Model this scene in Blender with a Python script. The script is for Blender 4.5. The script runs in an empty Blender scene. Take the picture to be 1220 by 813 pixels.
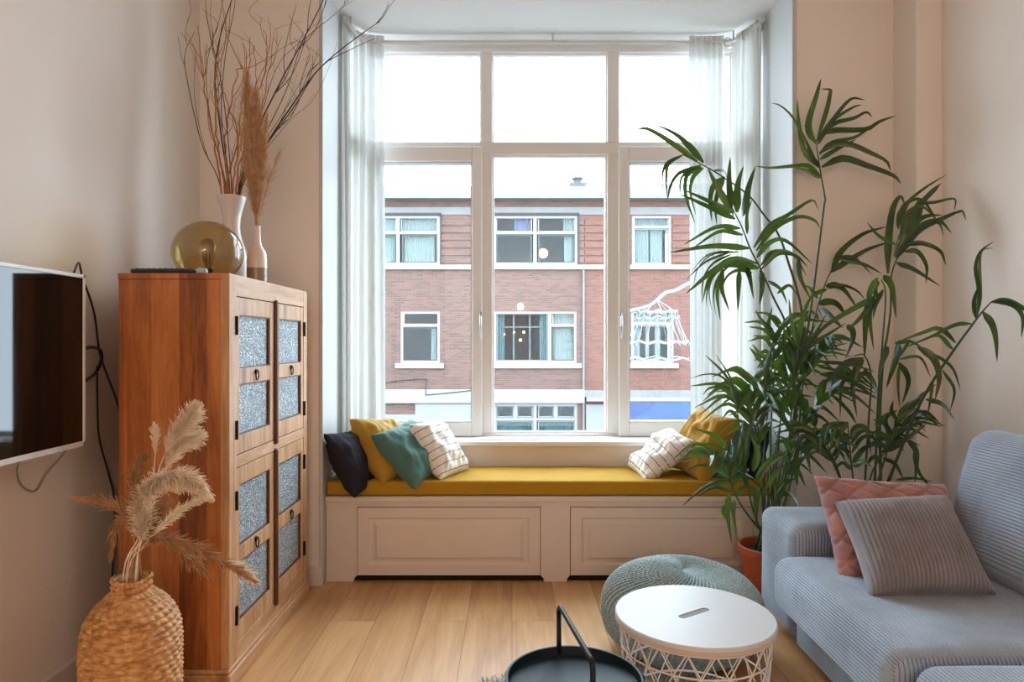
import bpy, bmesh, math, random
import numpy as np
from mathutils import Vector, Matrix, noise

C = bpy.context.scene.collection
sc = bpy.context.scene
PI = math.pi

# ---------------- camera, world, exposure ----------------
CAM_H = 1.2
F = 800.0
cam_d = bpy.data.cameras.new('camera')
cam_d.sensor_width = 36.0
cam_d.lens = 36.0 * F / 1220.0
cam_d.clip_start = 0.05
cam_d.clip_end = 400
cam = bpy.data.objects.new('camera', cam_d)
C.objects.link(cam)
cam.location = (0, 0, CAM_H)
cam.rotation_euler = (PI / 2, 0, 0)
sc.camera = cam

sc.view_settings.view_transform = 'Standard'
sc.view_settings.look = 'None'
sc.view_settings.gamma = 1.0
sc.view_settings.use_curve_mapping = False
sc.view_settings.exposure = 0.22
sc.cycles.use_denoising = True
sc.cycles.max_bounces = 8
sc.cycles.diffuse_bounces = 5
sc.cycles.transparent_max_bounces = 24
sc.cycles.sample_clamp_indirect = 6.0
sc.cycles.caustics_reflective = False
sc.cycles.caustics_refractive = False

W_STRENGTH = 10.5
world = bpy.data.worlds.new('overcast_sky')
sc.world = world
world.use_nodes = True
wb = world.node_tree.nodes['Background']
wb.inputs['Color'].default_value = (0.72, 0.885, 1.0, 1)
wb.inputs['Strength'].default_value = W_STRENGTH


def area_light(name, loc, target, sx, sy, power, color, portal=False, spread=None):
    d = bpy.data.lights.new(name, 'AREA')
    d.shape = 'RECTANGLE'
    d.size = sx
    d.size_y = sy
    d.energy = power
    d.color = color
    if spread:
        d.spread = spread
    if portal:
        d.cycles.is_portal = True
    o = bpy.data.objects.new(name, d)
    C.objects.link(o)
    o.location = loc
    v = Vector(target) - Vector(loc)
    o.rotation_euler = v.to_track_quat('-Z', 'Y').to_euler()
    return o


# room dimensions (metres, camera stands at x=0, y=0)
XL, XR = -1.53, 1.985
YW = 3.29          # face of the window wall
YB = -3.2          # wall behind the camera
HC = 2.97          # ceiling
NX0, NX1 = -0.929, 1.373   # window bay
YF = 3.95          # inner face of the front window

area_light('window_portal', ((NX0 + NX1) / 2, YF - 0.09, 1.8), ((NX0 + NX1) / 2, 0, 1.8), 2.25, 2.35, 1, (1, 1, 1), portal=True)


def bulb_light(name, loc, power, color, radius):
    d = bpy.data.lights.new(name, 'POINT')
    d.energy = power
    d.color = color
    d.shadow_soft_size = radius
    o = bpy.data.objects.new(name, d)
    C.objects.link(o)
    o.location = loc
    return o


# warm pendant lamps hanging in the part of the room behind the camera
LAMP_P = 28
bulb_light('pendant_bulb', (0.13, -2.2, 1.72), LAMP_P, (1.0, 0.72, 0.50), 0.05)
bulb_light('pendant_bulb', (-0.46, -1.9, 1.62), LAMP_P, (1.0, 0.72, 0.50), 0.05)


# added soft fill light at the rear wall, which has no window
area_light('rear_fill_light', (0.2, YB + 0.05, 1.6), (0.2, 3.3, 1.5), 2.6, 2.1, 12, (1.0, 0.95, 0.90))


# ---------------- helpers ----------------
def P(px, py, y):
    """point seen at pixel (px, py) of the 1220x813 frame at distance y"""
    return Vector(((px - 610.0) / F * y, y, CAM_H + (406.5 - py) / F * y))


def srgb(r, g, b):
    def f(c):
        c /= 255.0
        return c / 12.92 if c <= 0.04045 else ((c + 0.055) / 1.055) ** 2.4
    return (f(r), f(g), f(b), 1.0)


class NT:
    def __init__(self, name):
        self.m = bpy.data.materials.new(name)
        self.m.use_nodes = True
        self.t = self.m.node_tree
        self.b = self.t.nodes['Principled BSDF']
        self.out = self.t.nodes['Material Output']

    def n(self, kind, **kw):
        nd = self.t.nodes.new(kind)
        for k, v in kw.items():
            if k.startswith('_'):
                setattr(nd, k[1:], v)
            else:
                nd.inputs[k.replace('__', ' ')].default_value = v
        return nd

    def l(self, a, b):
        self.t.links.new(a, b)

    def coords(self, scale=(1, 1, 1), kind='Object', rot=(0, 0, 0), loc=(0, 0, 0)):
        tc = self.n('ShaderNodeTexCoord')
        mp = self.n('ShaderNodeMapping')
        mp.inputs['Scale'].default_value = scale
        mp.inputs['Rotation'].default_value = rot
        mp.inputs['Location'].default_value = loc
        self.l(tc.outputs[kind], mp.inputs['Vector'])
        return mp.outputs['Vector']

    def ramp(self, fac, stops):
        r = self.n('ShaderNodeValToRGB')
        el = r.color_ramp.elements
        while len(el) < len(stops):
            el.new(0.5)
        for e, (p, c) in zip(el, stops):
            e.position = p
            e.color = c
        self.l(fac, r.inputs['Fac'])
        return r.outputs['Color']

    def bump(self, h, strength=0.3, dist=0.002):
        b = self.n('ShaderNodeBump')
        b.inputs['Strength'].default_value = strength
        b.inputs['Distance'].default_value = dist
        self.l(h, b.inputs['Height'])
        self.l(b.outputs['Normal'], self.b.inputs['Normal'])
        return b

    def mix(self, fac, a, b, blend='MIX'):
        m = self.n('ShaderNodeMix', _data_type='RGBA', _blend_type=blend)
        for sock, v in ((m.inputs[0], fac), (m.inputs[6], a), (m.inputs[7], b)):
            if hasattr(v, 'is_linked'):
                self.l(v, sock)
            else:
                sock.default_value = v
        return m.outputs[2]

    def math(self, op, a, b=0.0):
        m = self.n('ShaderNodeMath', _operation=op)
        for sock, v in ((m.inputs[0], a), (m.inputs[1], b)):
            if hasattr(v, 'is_linked'):
                self.l(v, sock)
            else:
                sock.default_value = v
        return m.outputs[0]


def plain(name, col, rough=0.6, metal=0.0, nscale=None, namp=0.06, bump=0.0, spec=0.5, bscale=None, sheen=0.0):
    t = NT(name)
    t.b.inputs['Roughness'].default_value = rough
    t.b.inputs['Metallic'].default_value = metal
    t.b.inputs['Specular IOR Level'].default_value = spec
    if sheen:
        t.b.inputs['Sheen Weight'].default_value = sheen
    t.b.inputs['Base Color'].default_value = col
    if nscale:
        v = t.coords()
        nz = t.n('ShaderNodeTexNoise', Scale=nscale, Detail=4.0)
        t.l(v, nz.inputs['Vector'])
        lo = tuple(c * (1 - namp) for c in col[:3]) + (1,)
        hi = tuple(min(1, c * (1 + namp)) for c in col[:3]) + (1,)
        t.l(t.ramp(nz.outputs['Fac'], [(0.3, lo), (0.7, hi)]), t.b.inputs['Base Color'])
    if bump:
        v = t.coords()
        nz = t.n('ShaderNodeTexNoise', Scale=bscale or 120.0, Detail=3.0)
        t.l(v, nz.inputs['Vector'])
        t.bump(nz.outputs['Fac'], bump, 0.003)
    return t.m


def wood(name, dark, mid, light, axis='Z', scale=1.0, rough=0.4, planks=None, knots=True):
    t = NT(name)
    st = {'X': (0.09, 1, 1), 'Y': (1, 0.09, 1), 'Z': (1, 1, 0.09)}[axis]
    st = tuple(s * 9 * scale for s in st)
    v = t.coords(st)
    n1 = t.n('ShaderNodeTexNoise', Scale=1.3, Detail=5.0, Roughness=0.6, Distortion=1.4)
    t.l(v, n1.inputs['Vector'])
    v2 = t.coords(tuple(s * 9 for s in st))
    n2 = t.n('ShaderNodeTexNoise', Scale=2.0, Detail=3.0)
    t.l(v2, n2.inputs['Vector'])
    f = t.math('ADD', t.math('MULTIPLY', n1.outputs['Fac'], 0.75), t.math('MULTIPLY', n2.outputs['Fac'], 0.25))
    if planks:
        # per-board tone: boards of a given width across one axis
        tc = t.n('ShaderNodeTexCoord')
        sp = t.n('ShaderNodeSeparateXYZ')
        t.l(tc.outputs['Object'], sp.inputs[0])
        q = t.math('FLOOR', t.math('DIVIDE', sp.outputs[planks[0]], planks[1]))
        wn = t.n('ShaderNodeTexWhiteNoise', _noise_dimensions='1D')
        t.l(q, wn.inputs['W'])
        f = t.math('ADD', f, t.math('MULTIPLY', t.math('SUBTRACT', wn.outputs['Value'], 0.5), 0.28))
    col = t.ramp(f, [(0.30, dark), (0.5, mid), (0.72, light)])
    if knots:
        v3 = t.coords(tuple(s * 0.33 for s in st))
        vo = t.n('ShaderNodeTexVoronoi', Scale=1.0)
        t.l(v3, vo.inputs['Vector'])
        k = t.ramp(vo.outputs['Distance'], [(0.03, (0.25, 0.17, 0.12, 1)), (0.13, (1, 1, 1, 1))])
        col = t.mix(1.0, col, k, 'MULTIPLY')
    t.l(col, t.b.inputs['Base Color'])
    t.b.inputs['Roughness'].default_value = rough
    t.bump(n2.outputs['Fac'], 0.15, 0.001)
    return t.m


class MB:
    def __init__(self):
        self.v, self.f, self.uv, self.att = [], [], {}, {}

    def add(self, vs, fs):
        o = len(self.v)
        self.v += [tuple(a) for a in vs]
        self.f += [tuple(i + o for i in f) for f in fs]
        return self

    def box(self, x0, x1, y0, y1, z0, z1):
        return self.add([(x0, y0, z0), (x1, y0, z0), (x1, y1, z0), (x0, y1, z0), (x0, y0, z1), (x1, y0, z1), (x1, y1, z1), (x0, y1, z1)],
                        [(3, 2, 1, 0), (4, 5, 6, 7), (0, 1, 5, 4), (1, 2, 6, 5), (2, 3, 7, 6), (3, 0, 4, 7)])

    def lathe(self, prof, c=(0, 0), n=48, cap0=True, cap1=True):
        vs, fs = [], []
        for r, z in prof:
            for i in range(n):
                a = 2 * PI * i / n
                vs.append((c[0] + r * math.cos(a), c[1] + r * math.sin(a), z))
        for j in range(len(prof) - 1):
            for i in range(n):
                k = (i + 1) % n
                fs.append((j * n + i, j * n + k, (j + 1) * n + k, (j + 1) * n + i))
        if cap0:
            fs.append(tuple(range(n))[::-1])
        if cap1:
            fs.append(tuple((len(prof) - 1) * n + i for i in range(n)))
        return self.add(vs, fs)

    def tube(self, pts, r, n=6, closed=False, r1=None):
        pts = [Vector(p) for p in pts]
        m = len(pts)
        vs, fs = [], []
        up = None
        for i, p in enumerate(pts):
            if closed:
                t = pts[(i + 1) % m] - pts[i - 1]
            else:
                t = pts[min(i + 1, m - 1)] - pts[max(i - 1, 0)]
            if t.length < 1e-9:
                t = Vector((0, 0, 1))
            t.normalize()
            if up is None:
                up = t.orthogonal().normalized()
            else:
                up = (up - t * up.dot(t))
                up = up.normalized() if up.length > 1e-6 else t.orthogonal().normalized()
            s = t.cross(up)
            rr = r if r1 is None else r + (r1 - r) * i / max(1, m - 1)
            for k in range(n):
                a = 2 * PI * k / n
                vs.append(p + (up * math.cos(a) + s * math.sin(a)) * rr)
        for i in range(m if closed else m - 1):
            j = (i + 1) % m
            for k in range(n):
                q = (k + 1) % n
                fs.append((i * n + k, i * n + q, j * n + q, j * n + k))
        if not closed:
            fs.append(tuple(range(n))[::-1])
            fs.append(tuple((m - 1) * n + k for k in range(n)))
        return self.add(vs, fs)

    def prism(self, poly, y0, y1, plane='XZ'):
        """extrude a polygon; plane XZ extrudes along Y, XY along Z"""
        n = len(poly)
        if plane == 'XZ':
            a = [(x, y0, z) for x, z in poly]
            b = [(x, y1, z) for x, z in poly]
        elif plane == 'YZ':
            a = [(y0, x, z) for x, z in poly]
            b = [(y1, x, z) for x, z in poly]
        else:
            a = [(x, y, y0) for x, y in poly]
            b = [(x, y, y1) for x, y in poly]
        fs = [tuple(range(n)), tuple(range(n, 2 * n))[::-1]]
        fs += [(i, i + n, (i + 1) % n + n, (i + 1) % n) for i in range(n)]
        return self.add(a + b, fs)

    def build(self, name, mat, parent=None, smooth=False, bevel=0.0, seg=2, fix=True, origin=None):
        me = bpy.data.meshes.new(name)
        vs = self.v
        off = Vector((0, 0, 0))
        if origin is not None:
            off = Vector(origin)
            vs = [(a[0] - off.x, a[1] - off.y, a[2] - off.z) for a in vs]
        me.from_pydata(vs, [], self.f)
        me.materials.append(mat)
        if fix:
            bm = bmesh.new()
            bm.from_mesh(me)
            bmesh.ops.recalc_face_normals(bm, faces=bm.faces)
            bm.to_mesh(me)
            bm.free()
        if smooth:
            me.polygons.foreach_set('use_smooth', [True] * len(me.polygons))
        o = bpy.data.objects.new(name, me)
        C.objects.link(o)
        o.location = off
        if parent is not None:
            o.parent = parent
            o.matrix_parent_inverse = Matrix.Translation(parent.location).inverted()
        if bevel:
            b = o.modifiers.new('edge', 'BEVEL')
            b.width = bevel
            b.segments = seg
            b.limit_method = 'ANGLE'
            b.angle_limit = math.radians(40)
            b.harden_normals = False
        if smooth and bevel:
            pass
        return o


def autosmooth(o, ang=35):
    me = o.data
    me.polygons.foreach_set('use_smooth', [True] * len(me.polygons))
    bm = bmesh.new()
    bm.from_mesh(me)
    for e in bm.edges:
        if len(e.link_faces) == 2 and e.calc_face_angle(0) > math.radians(ang):
            e.smooth = False
    bm.to_mesh(me)
    bm.free()
    return o


def tag(o, label=None, cat=None, group=None, kind=None):
    if label:
        o['label'] = label
    if cat:
        o['category'] = cat
    if group:
        o['group'] = group
    if kind:
        o['kind'] = kind
    return o


def empty(name, loc, label=None, cat=None, group=None, kind=None):
    o = bpy.data.objects.new(name, None)
    C.objects.link(o)
    o.location = loc
    o.empty_display_size = 0.1
    return tag(o, label, cat, group, kind)


def spline(pts, n):
    """Catmull-Rom through pts, n samples"""
    pts = [Vector(p) for p in pts]
    if len(pts) == 2:
        return [pts[0].lerp(pts[1], i / (n - 1)) for i in range(n)]
    q = [pts[0] * 2 - pts[1]] + pts + [pts[-1] * 2 - pts[-2]]
    m = len(pts) - 1
    out = []
    for i in range(n):
        t = i / (n - 1) * m
        k = min(int(t), m - 1)
        u = t - k
        a, b, c, d = q[k], q[k + 1], q[k + 2], q[k + 3]
        out.append(0.5 * ((2 * b) + (c - a) * u + (2 * a - 5 * b + 4 * c - d) * u * u + (3 * b - a - 3 * c + d) * u ** 3))
    return out


# ---------------- materials ----------------
M = {}
M['wall'] = plain('wall_plaster', srgb(232, 224, 216), 0.85, nscale=1.6, namp=0.025, bump=0.08, bscale=14)
M['white'] = plain('white_paint', srgb(226, 224, 222), 0.45, nscale=5, namp=0.015)
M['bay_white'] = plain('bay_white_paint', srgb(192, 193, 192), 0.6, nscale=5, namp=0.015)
M['ceiling'] = plain('ceiling_white', srgb(226, 226, 224), 0.85, nscale=3, namp=0.01)
M['seat_paint'] = plain('seat_paint', srgb(214, 202, 192), 0.45, nscale=6, namp=0.02)
M['black'] = plain('black_plastic', srgb(22, 23, 25), 0.4, nscale=30, namp=0.1)
M['dark'] = plain('recess_shade', srgb(12, 11, 10), 0.9, nscale=20, namp=0.1)
M['metal'] = plain('brushed_metal', srgb(190, 190, 188), 0.3, metal=1.0, nscale=60, namp=0.05)
M['iron'] = plain('blackened_iron', srgb(28, 25, 23), 0.5, metal=0.6, nscale=80, namp=0.2)


# ---------------- floor ----------------
def oak_floor():
    t = NT('oak_planks')
    v = t.coords(rot=(0, 0, PI / 2), loc=(0, 0.0, 0))
    br = t.n('ShaderNodeTexBrick', Scale=1.0, _offset=0.37)
    br.inputs['Color1'].default_value = (0, 0, 0, 1)
    br.inputs['Color2'].default_value = (1, 1, 1, 1)
    br.inputs['Mortar'].default_value = (0.5, 0.5, 0.5, 1)
    br.inputs['Mortar Size'].default_value = 0.0011
    br.inputs['Brick Width'].default_value = 2.1
    br.inputs['Row Height'].default_value = 0.195
    t.l(v, br.inputs['Vector'])
    g1 = t.n('ShaderNodeTexNoise', Scale=1.0, Detail=5.0, Distortion=1.2)
    # grain shifts from board to board
    off = t.mix(1.0, t.coords((9, 0.9, 1)), t.mix(1.0, br.outputs['Color'], (37, 53, 11, 1), 'MULTIPLY'), 'ADD')
    t.l(off, g1.inputs['Vector'])
    g2 = t.n('ShaderNodeTexNoise', Scale=1.0, Detail=4.0)
    off2 = t.mix(1.0, t.coords((90, 5, 1)), t.mix(1.0, br.outputs['Color'], (37, 53, 11, 1), 'MULTIPLY'), 'ADD')
    t.l(off2, g2.inputs['Vector'])
    f = t.math('ADD', t.math('MULTIPLY', g1.outputs['Fac'], 0.55), t.math('MULTIPLY', g2.outputs['Fac'], 0.25))
    f = t.math('ADD', f, t.math('MULTIPLY', br.outputs['Color'], 0.16))
    col = t.ramp(f, [(0.22, srgb(160, 114, 70)), (0.48, srgb(204, 156, 106)), (0.74, srgb(230, 188, 138))])
    vo = t.n('ShaderNodeTexVoronoi', Scale=1.0)
    t.l(t.coords((3.1, 1.7, 1)), vo.inputs['Vector'])
    k = t.ramp(vo.outputs['Distance'], [(0.02, srgb(110, 70, 45)), (0.07, (1, 1, 1, 1))])
    col = t.mix(0.85, col, k, 'MULTIPLY')
    col = t.mix(t.math('MULTIPLY', br.outputs['Fac'], 0.75), col, srgb(60, 36, 20))
    t.l(col, t.b.inputs['Base Color'])
    t.b.inputs['Roughness'].default_value = 0.38
    t.bump(t.math('SUBTRACT', t.math('MULTIPLY', g2.outputs['Fac'], 0.25), br.outputs['Fac']), 0.25, 0.002)
    return t.m


def struct(name, mb, mat, **kw):
    o = mb.build(name, mat, **kw)
    o['kind'] = 'structure'
    return o


M['oak'] = oak_floor()
struct('floor', MB().box(XL - 0.1, XR + 0.1, YB - 0.1, 4.1, -0.12, 0.0), M['oak'])
struct('ceiling', MB().box(XL - 0.1, XR + 0.1, YB - 0.1, YW + 0.75, HC, HC + 0.15), M['ceiling'])
struct('wall_left', MB().box(XL - 0.12, XL, YB, YW + 0.1, 0, HC), M['wall'])
struct('wall_right', MB().box(XR, XR + 0.12, YB, YW + 0.1, 0, HC), M['wall'])
struct('wall_rear', MB().box(XL - 0.1, XR + 0.1, YB - 0.12, YB, 0, HC), M['wall'])
struct('wall_window_left', MB().box(XL - 0.02, NX0 - 0.006, YW, YW + 0.12, 0, HC), M['wall'])
struct('wall_window_right', MB().box(NX1 + 0.018, XR + 0.02, YW, YW + 0.12, 0, HC), M['wall'])
# boxed-in pipe in the corner with softly rounded plaster edges
struct('wall_corner_boxing', MB().box(1.868, XR + 0.02, 3.10, YW + 0.02, 0, HC), M['wall'], bevel=0.012, seg=4)
# bay: side panels
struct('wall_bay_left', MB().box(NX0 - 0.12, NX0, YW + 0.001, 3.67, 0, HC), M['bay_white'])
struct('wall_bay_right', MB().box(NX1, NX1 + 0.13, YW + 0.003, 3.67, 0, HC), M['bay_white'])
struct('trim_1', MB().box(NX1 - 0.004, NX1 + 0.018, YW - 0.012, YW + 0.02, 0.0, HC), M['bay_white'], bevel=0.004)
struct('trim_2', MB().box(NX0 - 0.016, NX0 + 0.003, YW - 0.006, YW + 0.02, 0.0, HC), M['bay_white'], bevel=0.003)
# parapet under the window with the sill
struct('wall_under_window', MB().box(NX0 - 0.1, NX1 + 0.1, 3.76, 4.05, 0, 0.615), M['seat_paint'])
struct('trim_3', MB().box(NX0 - 0.02, NX1 + 0.02, 3.735, YF + 0.05, 0.613, 0.64), M['white'], bevel=0.006)
# skirting boards
bb = MB().box(XL - 0.01, NX0 - 0.006, YW - 0.016, YW + 0.01, 0, 0.095)
struct('baseboard_front_left', bb, M['seat_paint'], bevel=0.006)
struct('baseboard_front_right', MB().box(NX1 + 0.018, 1.87, YW - 0.016, YW + 0.01, 0, 0.095), M['seat_paint'], bevel=0.006)
struct('baseboard_left', MB().box(XL - 0.01, XL + 0.016, YB, YW - 0.01, 0, 0.095), M['seat_paint'], bevel=0.006)
struct('baseboard_right', MB().box(XR - 0.016, XR + 0.01, YB, 3.1, 0, 0.095), M['seat_paint'], bevel=0.006)


# ---------------- windows ----------------
def glass_mat(name='window_glass', tint=(1, 1, 1, 1), gl=0.0):
    t = NT(name)
    t.t.nodes.remove(t.b)
    tr = t.n('ShaderNodeBsdfTransparent')
    tr.inputs['Color'].default_value = tint
    g = t.n('ShaderNodeBsdfGlossy', Roughness=0.02)
    fr = t.n('ShaderNodeLayerWeight', Blend=0.5)
    mx = t.n('ShaderNodeMixShader')
    fac = t.math('ADD', t.math('MULTIPLY', t.math('POWER', fr.outputs['Facing'], 5.0), 0.9), 0.02 + gl)
    t.l(fac, mx.inputs[0])
    t.l(tr.outputs[0], mx.inputs[1])
    t.l(g.outputs[0], mx.inputs[2])
    t.l(mx.outputs[0], t.out.inputs['Surface'])
    return t.m


M['glass'] = glass_mat()


def frame_ring(x0, x1, z0, z1, w, y0, y1, mb, wl=None, wr=None, wt=None, wb_=None):
    wl = w if wl is None else wl
    wr = w if wr is None else wr
    wt = w if wt is None else wt
    wb_ = w if wb_ is None else wb_
    mb.box(x0, x0 + wl, y0, y1, z0, z1)
    mb.box(x1 - wr, x1, y0, y1, z0, z1)
    mb.box(x0 + wl, x1 - wr, y0, y1, z1 - wt, z1)
    mb.box(x0 + wl, x1 - wr, y0, y1, z0, z0 + wb_)
    return mb


def wx(px):
    return (px - 610) / F * YF


def wz(py):
    return CAM_H + (406.5 - py) / F * YF


win = empty('window_1', ((NX0 + NX1) / 2, YF, 0.64), kind='structure')
fr = MB()
ft = wz(62)
fr.box(NX0, NX1, YF, YF + 0.08, ft, HC + 0.01)          # head
fr.box(NX0, NX1, YF + 0.002, YF + 0.08, 0.62, 0.655)     # bottom rail
fr.box(NX0, wx(437), YF, YF + 0.08, 0.62, ft)
fr.box(wx(872), NX1, YF, YF + 0.08, 0.62, ft)
tz0, tz1 = wz(184), wz(169.5)
for a, b in ((572.5, 586.5), (723.5, 737.5)):
    fr.box(wx(a), wx(b), YF, YF + 0.08, tz1, ft)
    fr.box(wx(a), wx(b), YF, YF + 0.08, 0.655, tz0)
fr.box(wx(437), wx(872), YF - 0.001, YF + 0.08, tz0, tz1)
fr.build('window_frame', M['white'], win, bevel=0.004)
for a, b in ((437, 572.5), (586.5, 723.5), (737.5, 872)):     # top lights: slim glazing beads and panes
    rb = frame_ring(wx(a), wx(b), tz1, ft, 0.008, YF + 0.02, YF + 0.06, MB()).build('glazing_bead', M['white'], win)
    MB().box(wx(a) + 0.004, wx(b) - 0.004, YF + 0.036, YF + 0.042, tz1 + 0.002, ft - 0.002).build('pane', M['glass'], rb)
rb = frame_ring(wx(586.5), wx(723.5), 0.655, tz0, 0.010, YF + 0.015, YF + 0.06, MB()).build('glazing_bead', M['white'], win)
MB().box(wx(586.5) + 0.004, wx(723.5) - 0.004, YF + 0.036, YF + 0.042, 0.66, tz0 - 0.003).build('pane', M['glass'], rb)
for (a, b, ga, gb, hx) in ((437, 574.5, 449, 562.5, 573), (736.5, 872, 748.5, 860, 738.6)):
    s = MB()
    z0, z1 = wz(519.5), wz(176)
    frame_ring(wx(a), wx(b), z0, z1, 0.06, YF - 0.028, YF + 0.055, s, wl=wx(ga) - wx(a), wr=wx(b) - wx(gb), wt=z1 - wz(194), wb_=wz(503) - z0)
    s = s.build('casement_sash', M['white'], win, bevel=0.006, seg=3)
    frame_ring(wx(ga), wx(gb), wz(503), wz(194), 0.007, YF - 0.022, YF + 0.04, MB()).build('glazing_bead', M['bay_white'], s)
    MB().box(wx(ga) - 0.01, wx(gb) + 0.01, YF + 0.016, YF + 0.022, wz(503) - 0.01, wz(194) + 0.01).build('pane', M['glass'], s)
    h = MB()
    cx = wx(hx)
    h.box(cx - 0.008, cx + 0.008, YF - 0.04, YF - 0.026, wz(389), wz(372))
    h.tube([(cx, YF - 0.035, wz(378)), (cx, YF - 0.066, wz(378)), (cx, YF - 0.068, wz(384)), (cx, YF - 0.06, wz(404))], 0.0062, 8)
    h.build('window_handle', M['metal'], s, smooth=True)

for idx, (x, sgn) in ((2, (NX0, -1)), (3, (NX1, 1))):
    w2 = empty('window_%d' % idx, (x, 3.8, 0.64), kind='structure')
    y0, y1 = 3.66, YF + 0.08
    xa, xb = (x - 0.09, x) if sgn < 0 else (x, x + 0.09)
    m = MB()
    zt0, zt1 = wz(190), wz(172)
    for z0, z1, wdt in ((0.61, zt0, 0.05), (zt1, HC, 0.05)):
        pass
    m.box(xa, xb, y0, y0 + 0.055, 0.61, HC)
    m.box(xa, xb, y1 - 0.12, y1, 0.61, HC)
    m.box(xa + 0.001, xb - 0.001, y0 + 0.055, y1 - 0.12, 0.61, 0.74)
    m.box(xa + 0.001, xb - 0.001, y0 + 0.055, y1 - 0.12, wz(196), wz(170))
    m.box(xa + 0.001, xb - 0.001, y0 + 0.055, y1 - 0.12, wz(66), HC)
    f2 = m.build('window_frame', M['white'], w2, bevel=0.004)
    xm = (xa + xb) / 2
    MB().box(xm - 0.003, xm + 0.003, y0 + 0.03, y1 - 0.1, 0.72, wz(194)).build('pane', M['glass'], w2)
    MB().box(xm - 0.003, xm + 0.003, y0 + 0.03, y1 - 0.1, wz(172), wz(63)).build('pane', M['glass'], w2)
# bay floor and roof outside edges stay inside the shell

# small white notebook lying on the sill
o = MB().box(wx(571), wx(648), 3.78, 3.86, 0.6402, 0.6465).build('paper_booklet', plain('paper', srgb(240, 240, 236), 0.7, nscale=20, namp=0.02), bevel=0.002)
tag(o, 'thin white booklet lying flat on the window sill under the fixed pane', 'booklet')


# ---------------- curtains ----------------
def sheer_mat():
    t = NT('sheer_linen')
    t.t.nodes.remove(t.b)
    tc = t.n('ShaderNodeTexCoord')
    sp = t.n('ShaderNodeSeparateXYZ')
    t.l(tc.outputs['Object'], sp.inputs[0])
    # open weave: fine horizontal bands of thicker yarn
    wv = t.math('SINE', t.math('MULTIPLY', sp.outputs[2], 2 * PI / 0.021))
    nz = t.n('ShaderNodeTexNoise', Scale=90.0, Detail=2.0)
    t.l(t.coords((1, 1, 0.4)), nz.inputs['Vector'])
    d = t.n('ShaderNodeBsdfDiffuse')
    d.inputs['Color'].default_value = srgb(226, 226, 222)
    tl = t.n('ShaderNodeBsdfTranslucent')
    tl.inputs['Color'].default_value = srgb(184, 185, 182)
    m1 = t.n('ShaderNodeMixShader')
    m1.inputs[0].default_value = 0.5
    t.l(d.outputs[0], m1.inputs[1])
    t.l(tl.outputs[0], m1.inputs[2])
    tr = t.n('ShaderNodeBsdfTransparent')
    m2 = t.n('ShaderNodeMixShader')
    fac = t.math('ADD', t.math('MULTIPLY', wv, 0.010), t.math('MULTIPLY', nz.outputs['Fac'], 0.03))
    fac = t.math('ADD', fac, 0.004)
    fac = t.math('MAXIMUM', fac, 0.003)
    t.l(fac, m2.inputs[0])
    t.l(m1.outputs[0], m2.inputs[1])
    t.l(tr.outputs[0], m2.inputs[2])
    t.l(m2.outputs[0], t.out.inputs['Surface'])
    return t.m


M['sheer'] = sheer_mat()


def curtain(name, path, z0, z1, folds, amp, seed, label):
    rnd = random.Random(seed)
    pts = spline([(x, y, 0) for x, y in path], 60)
    L = [0]
    for a, b in zip(pts, pts[1:]):
        L.append(L[-1] + (b - a).length)
    nu = folds * 14
    nz_ = 44
    vs, fs = [], []
    ph = [rnd.uniform(0.7, 1.3) for _ in range(folds * 2 + 2)]
    for j in range(nz_ + 1):
        t = j / nz_
        z = z1 + (z0 - z1) * t
        for i in range(nu + 1):
            u = i / nu
            s = u * L[-1]
            k = 0
            while k < len(L) - 2 and L[k + 1] < s:
                k += 1
            w = (s - L[k]) / max(1e-6, L[k + 1] - L[k])
            p = pts[k].lerp(pts[k + 1], w)
            tn = (pts[k + 1] - pts[k]).normalized()
            nr = Vector((-tn.y, tn.x, 0))
            a = u * folds * 2 * PI + 1.2 * math.sin(t * 1.7 + u * 5 + seed)
            am = amp * ph[int(u * folds * 2)] * (0.55 + 0.45 * min(1, t * 3))
            off = math.sin(a) * am
            side = math.cos(a * 1.0) * am * 0.35
            sp = 1 + 0.05 * t
            q = p + nr * off + tn * side
            vs.append((q.x, q.y, z + (0.004 * math.sin(a) if j in (0, nz_) else 0)))
    for j in range(nz_):
        for i in range(nu):
            a = j * (nu + 1) + i
            fs.append((a, a + 1, a + nu + 2, a + nu + 1))
    o = MB().add(vs, fs).build(name, M['sheer'], smooth=True, fix=False, origin=(path[0][0], path[0][1], z0))
    tag(o, label, 'curtain', 'sheer curtains of the bay window')
    return o


rod = empty('curtain_rod', (0.0, 3.85, 2.918), 'slim white metal curtain rod bending round the bay corners under its ceiling', 'curtain rod')
RZ = 2.916
rp = [(-0.885, 3.6), (-0.87, 3.78), (-0.80, 3.85), (-0.6, 3.86), (0.3, 3.86), (1.16, 3.86), (1.26, 3.84), (1.31, 3.75), (1.345, 3.58)]
MB().tube([(x, y, RZ) for x, y in rp], 0.010, 10).build('rod', plain('rod_white', srgb(205, 205, 200), 0.35, nscale=30, namp=0.02), rod, smooth=True)
for x, y in ((0.235, 3.86), (1.262, 3.825), (-0.88, 3.66)):
    MB().tube([(x, y, RZ), (x, y, HC)], 0.005, 6).build('bracket', M['metal'], rod)

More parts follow.
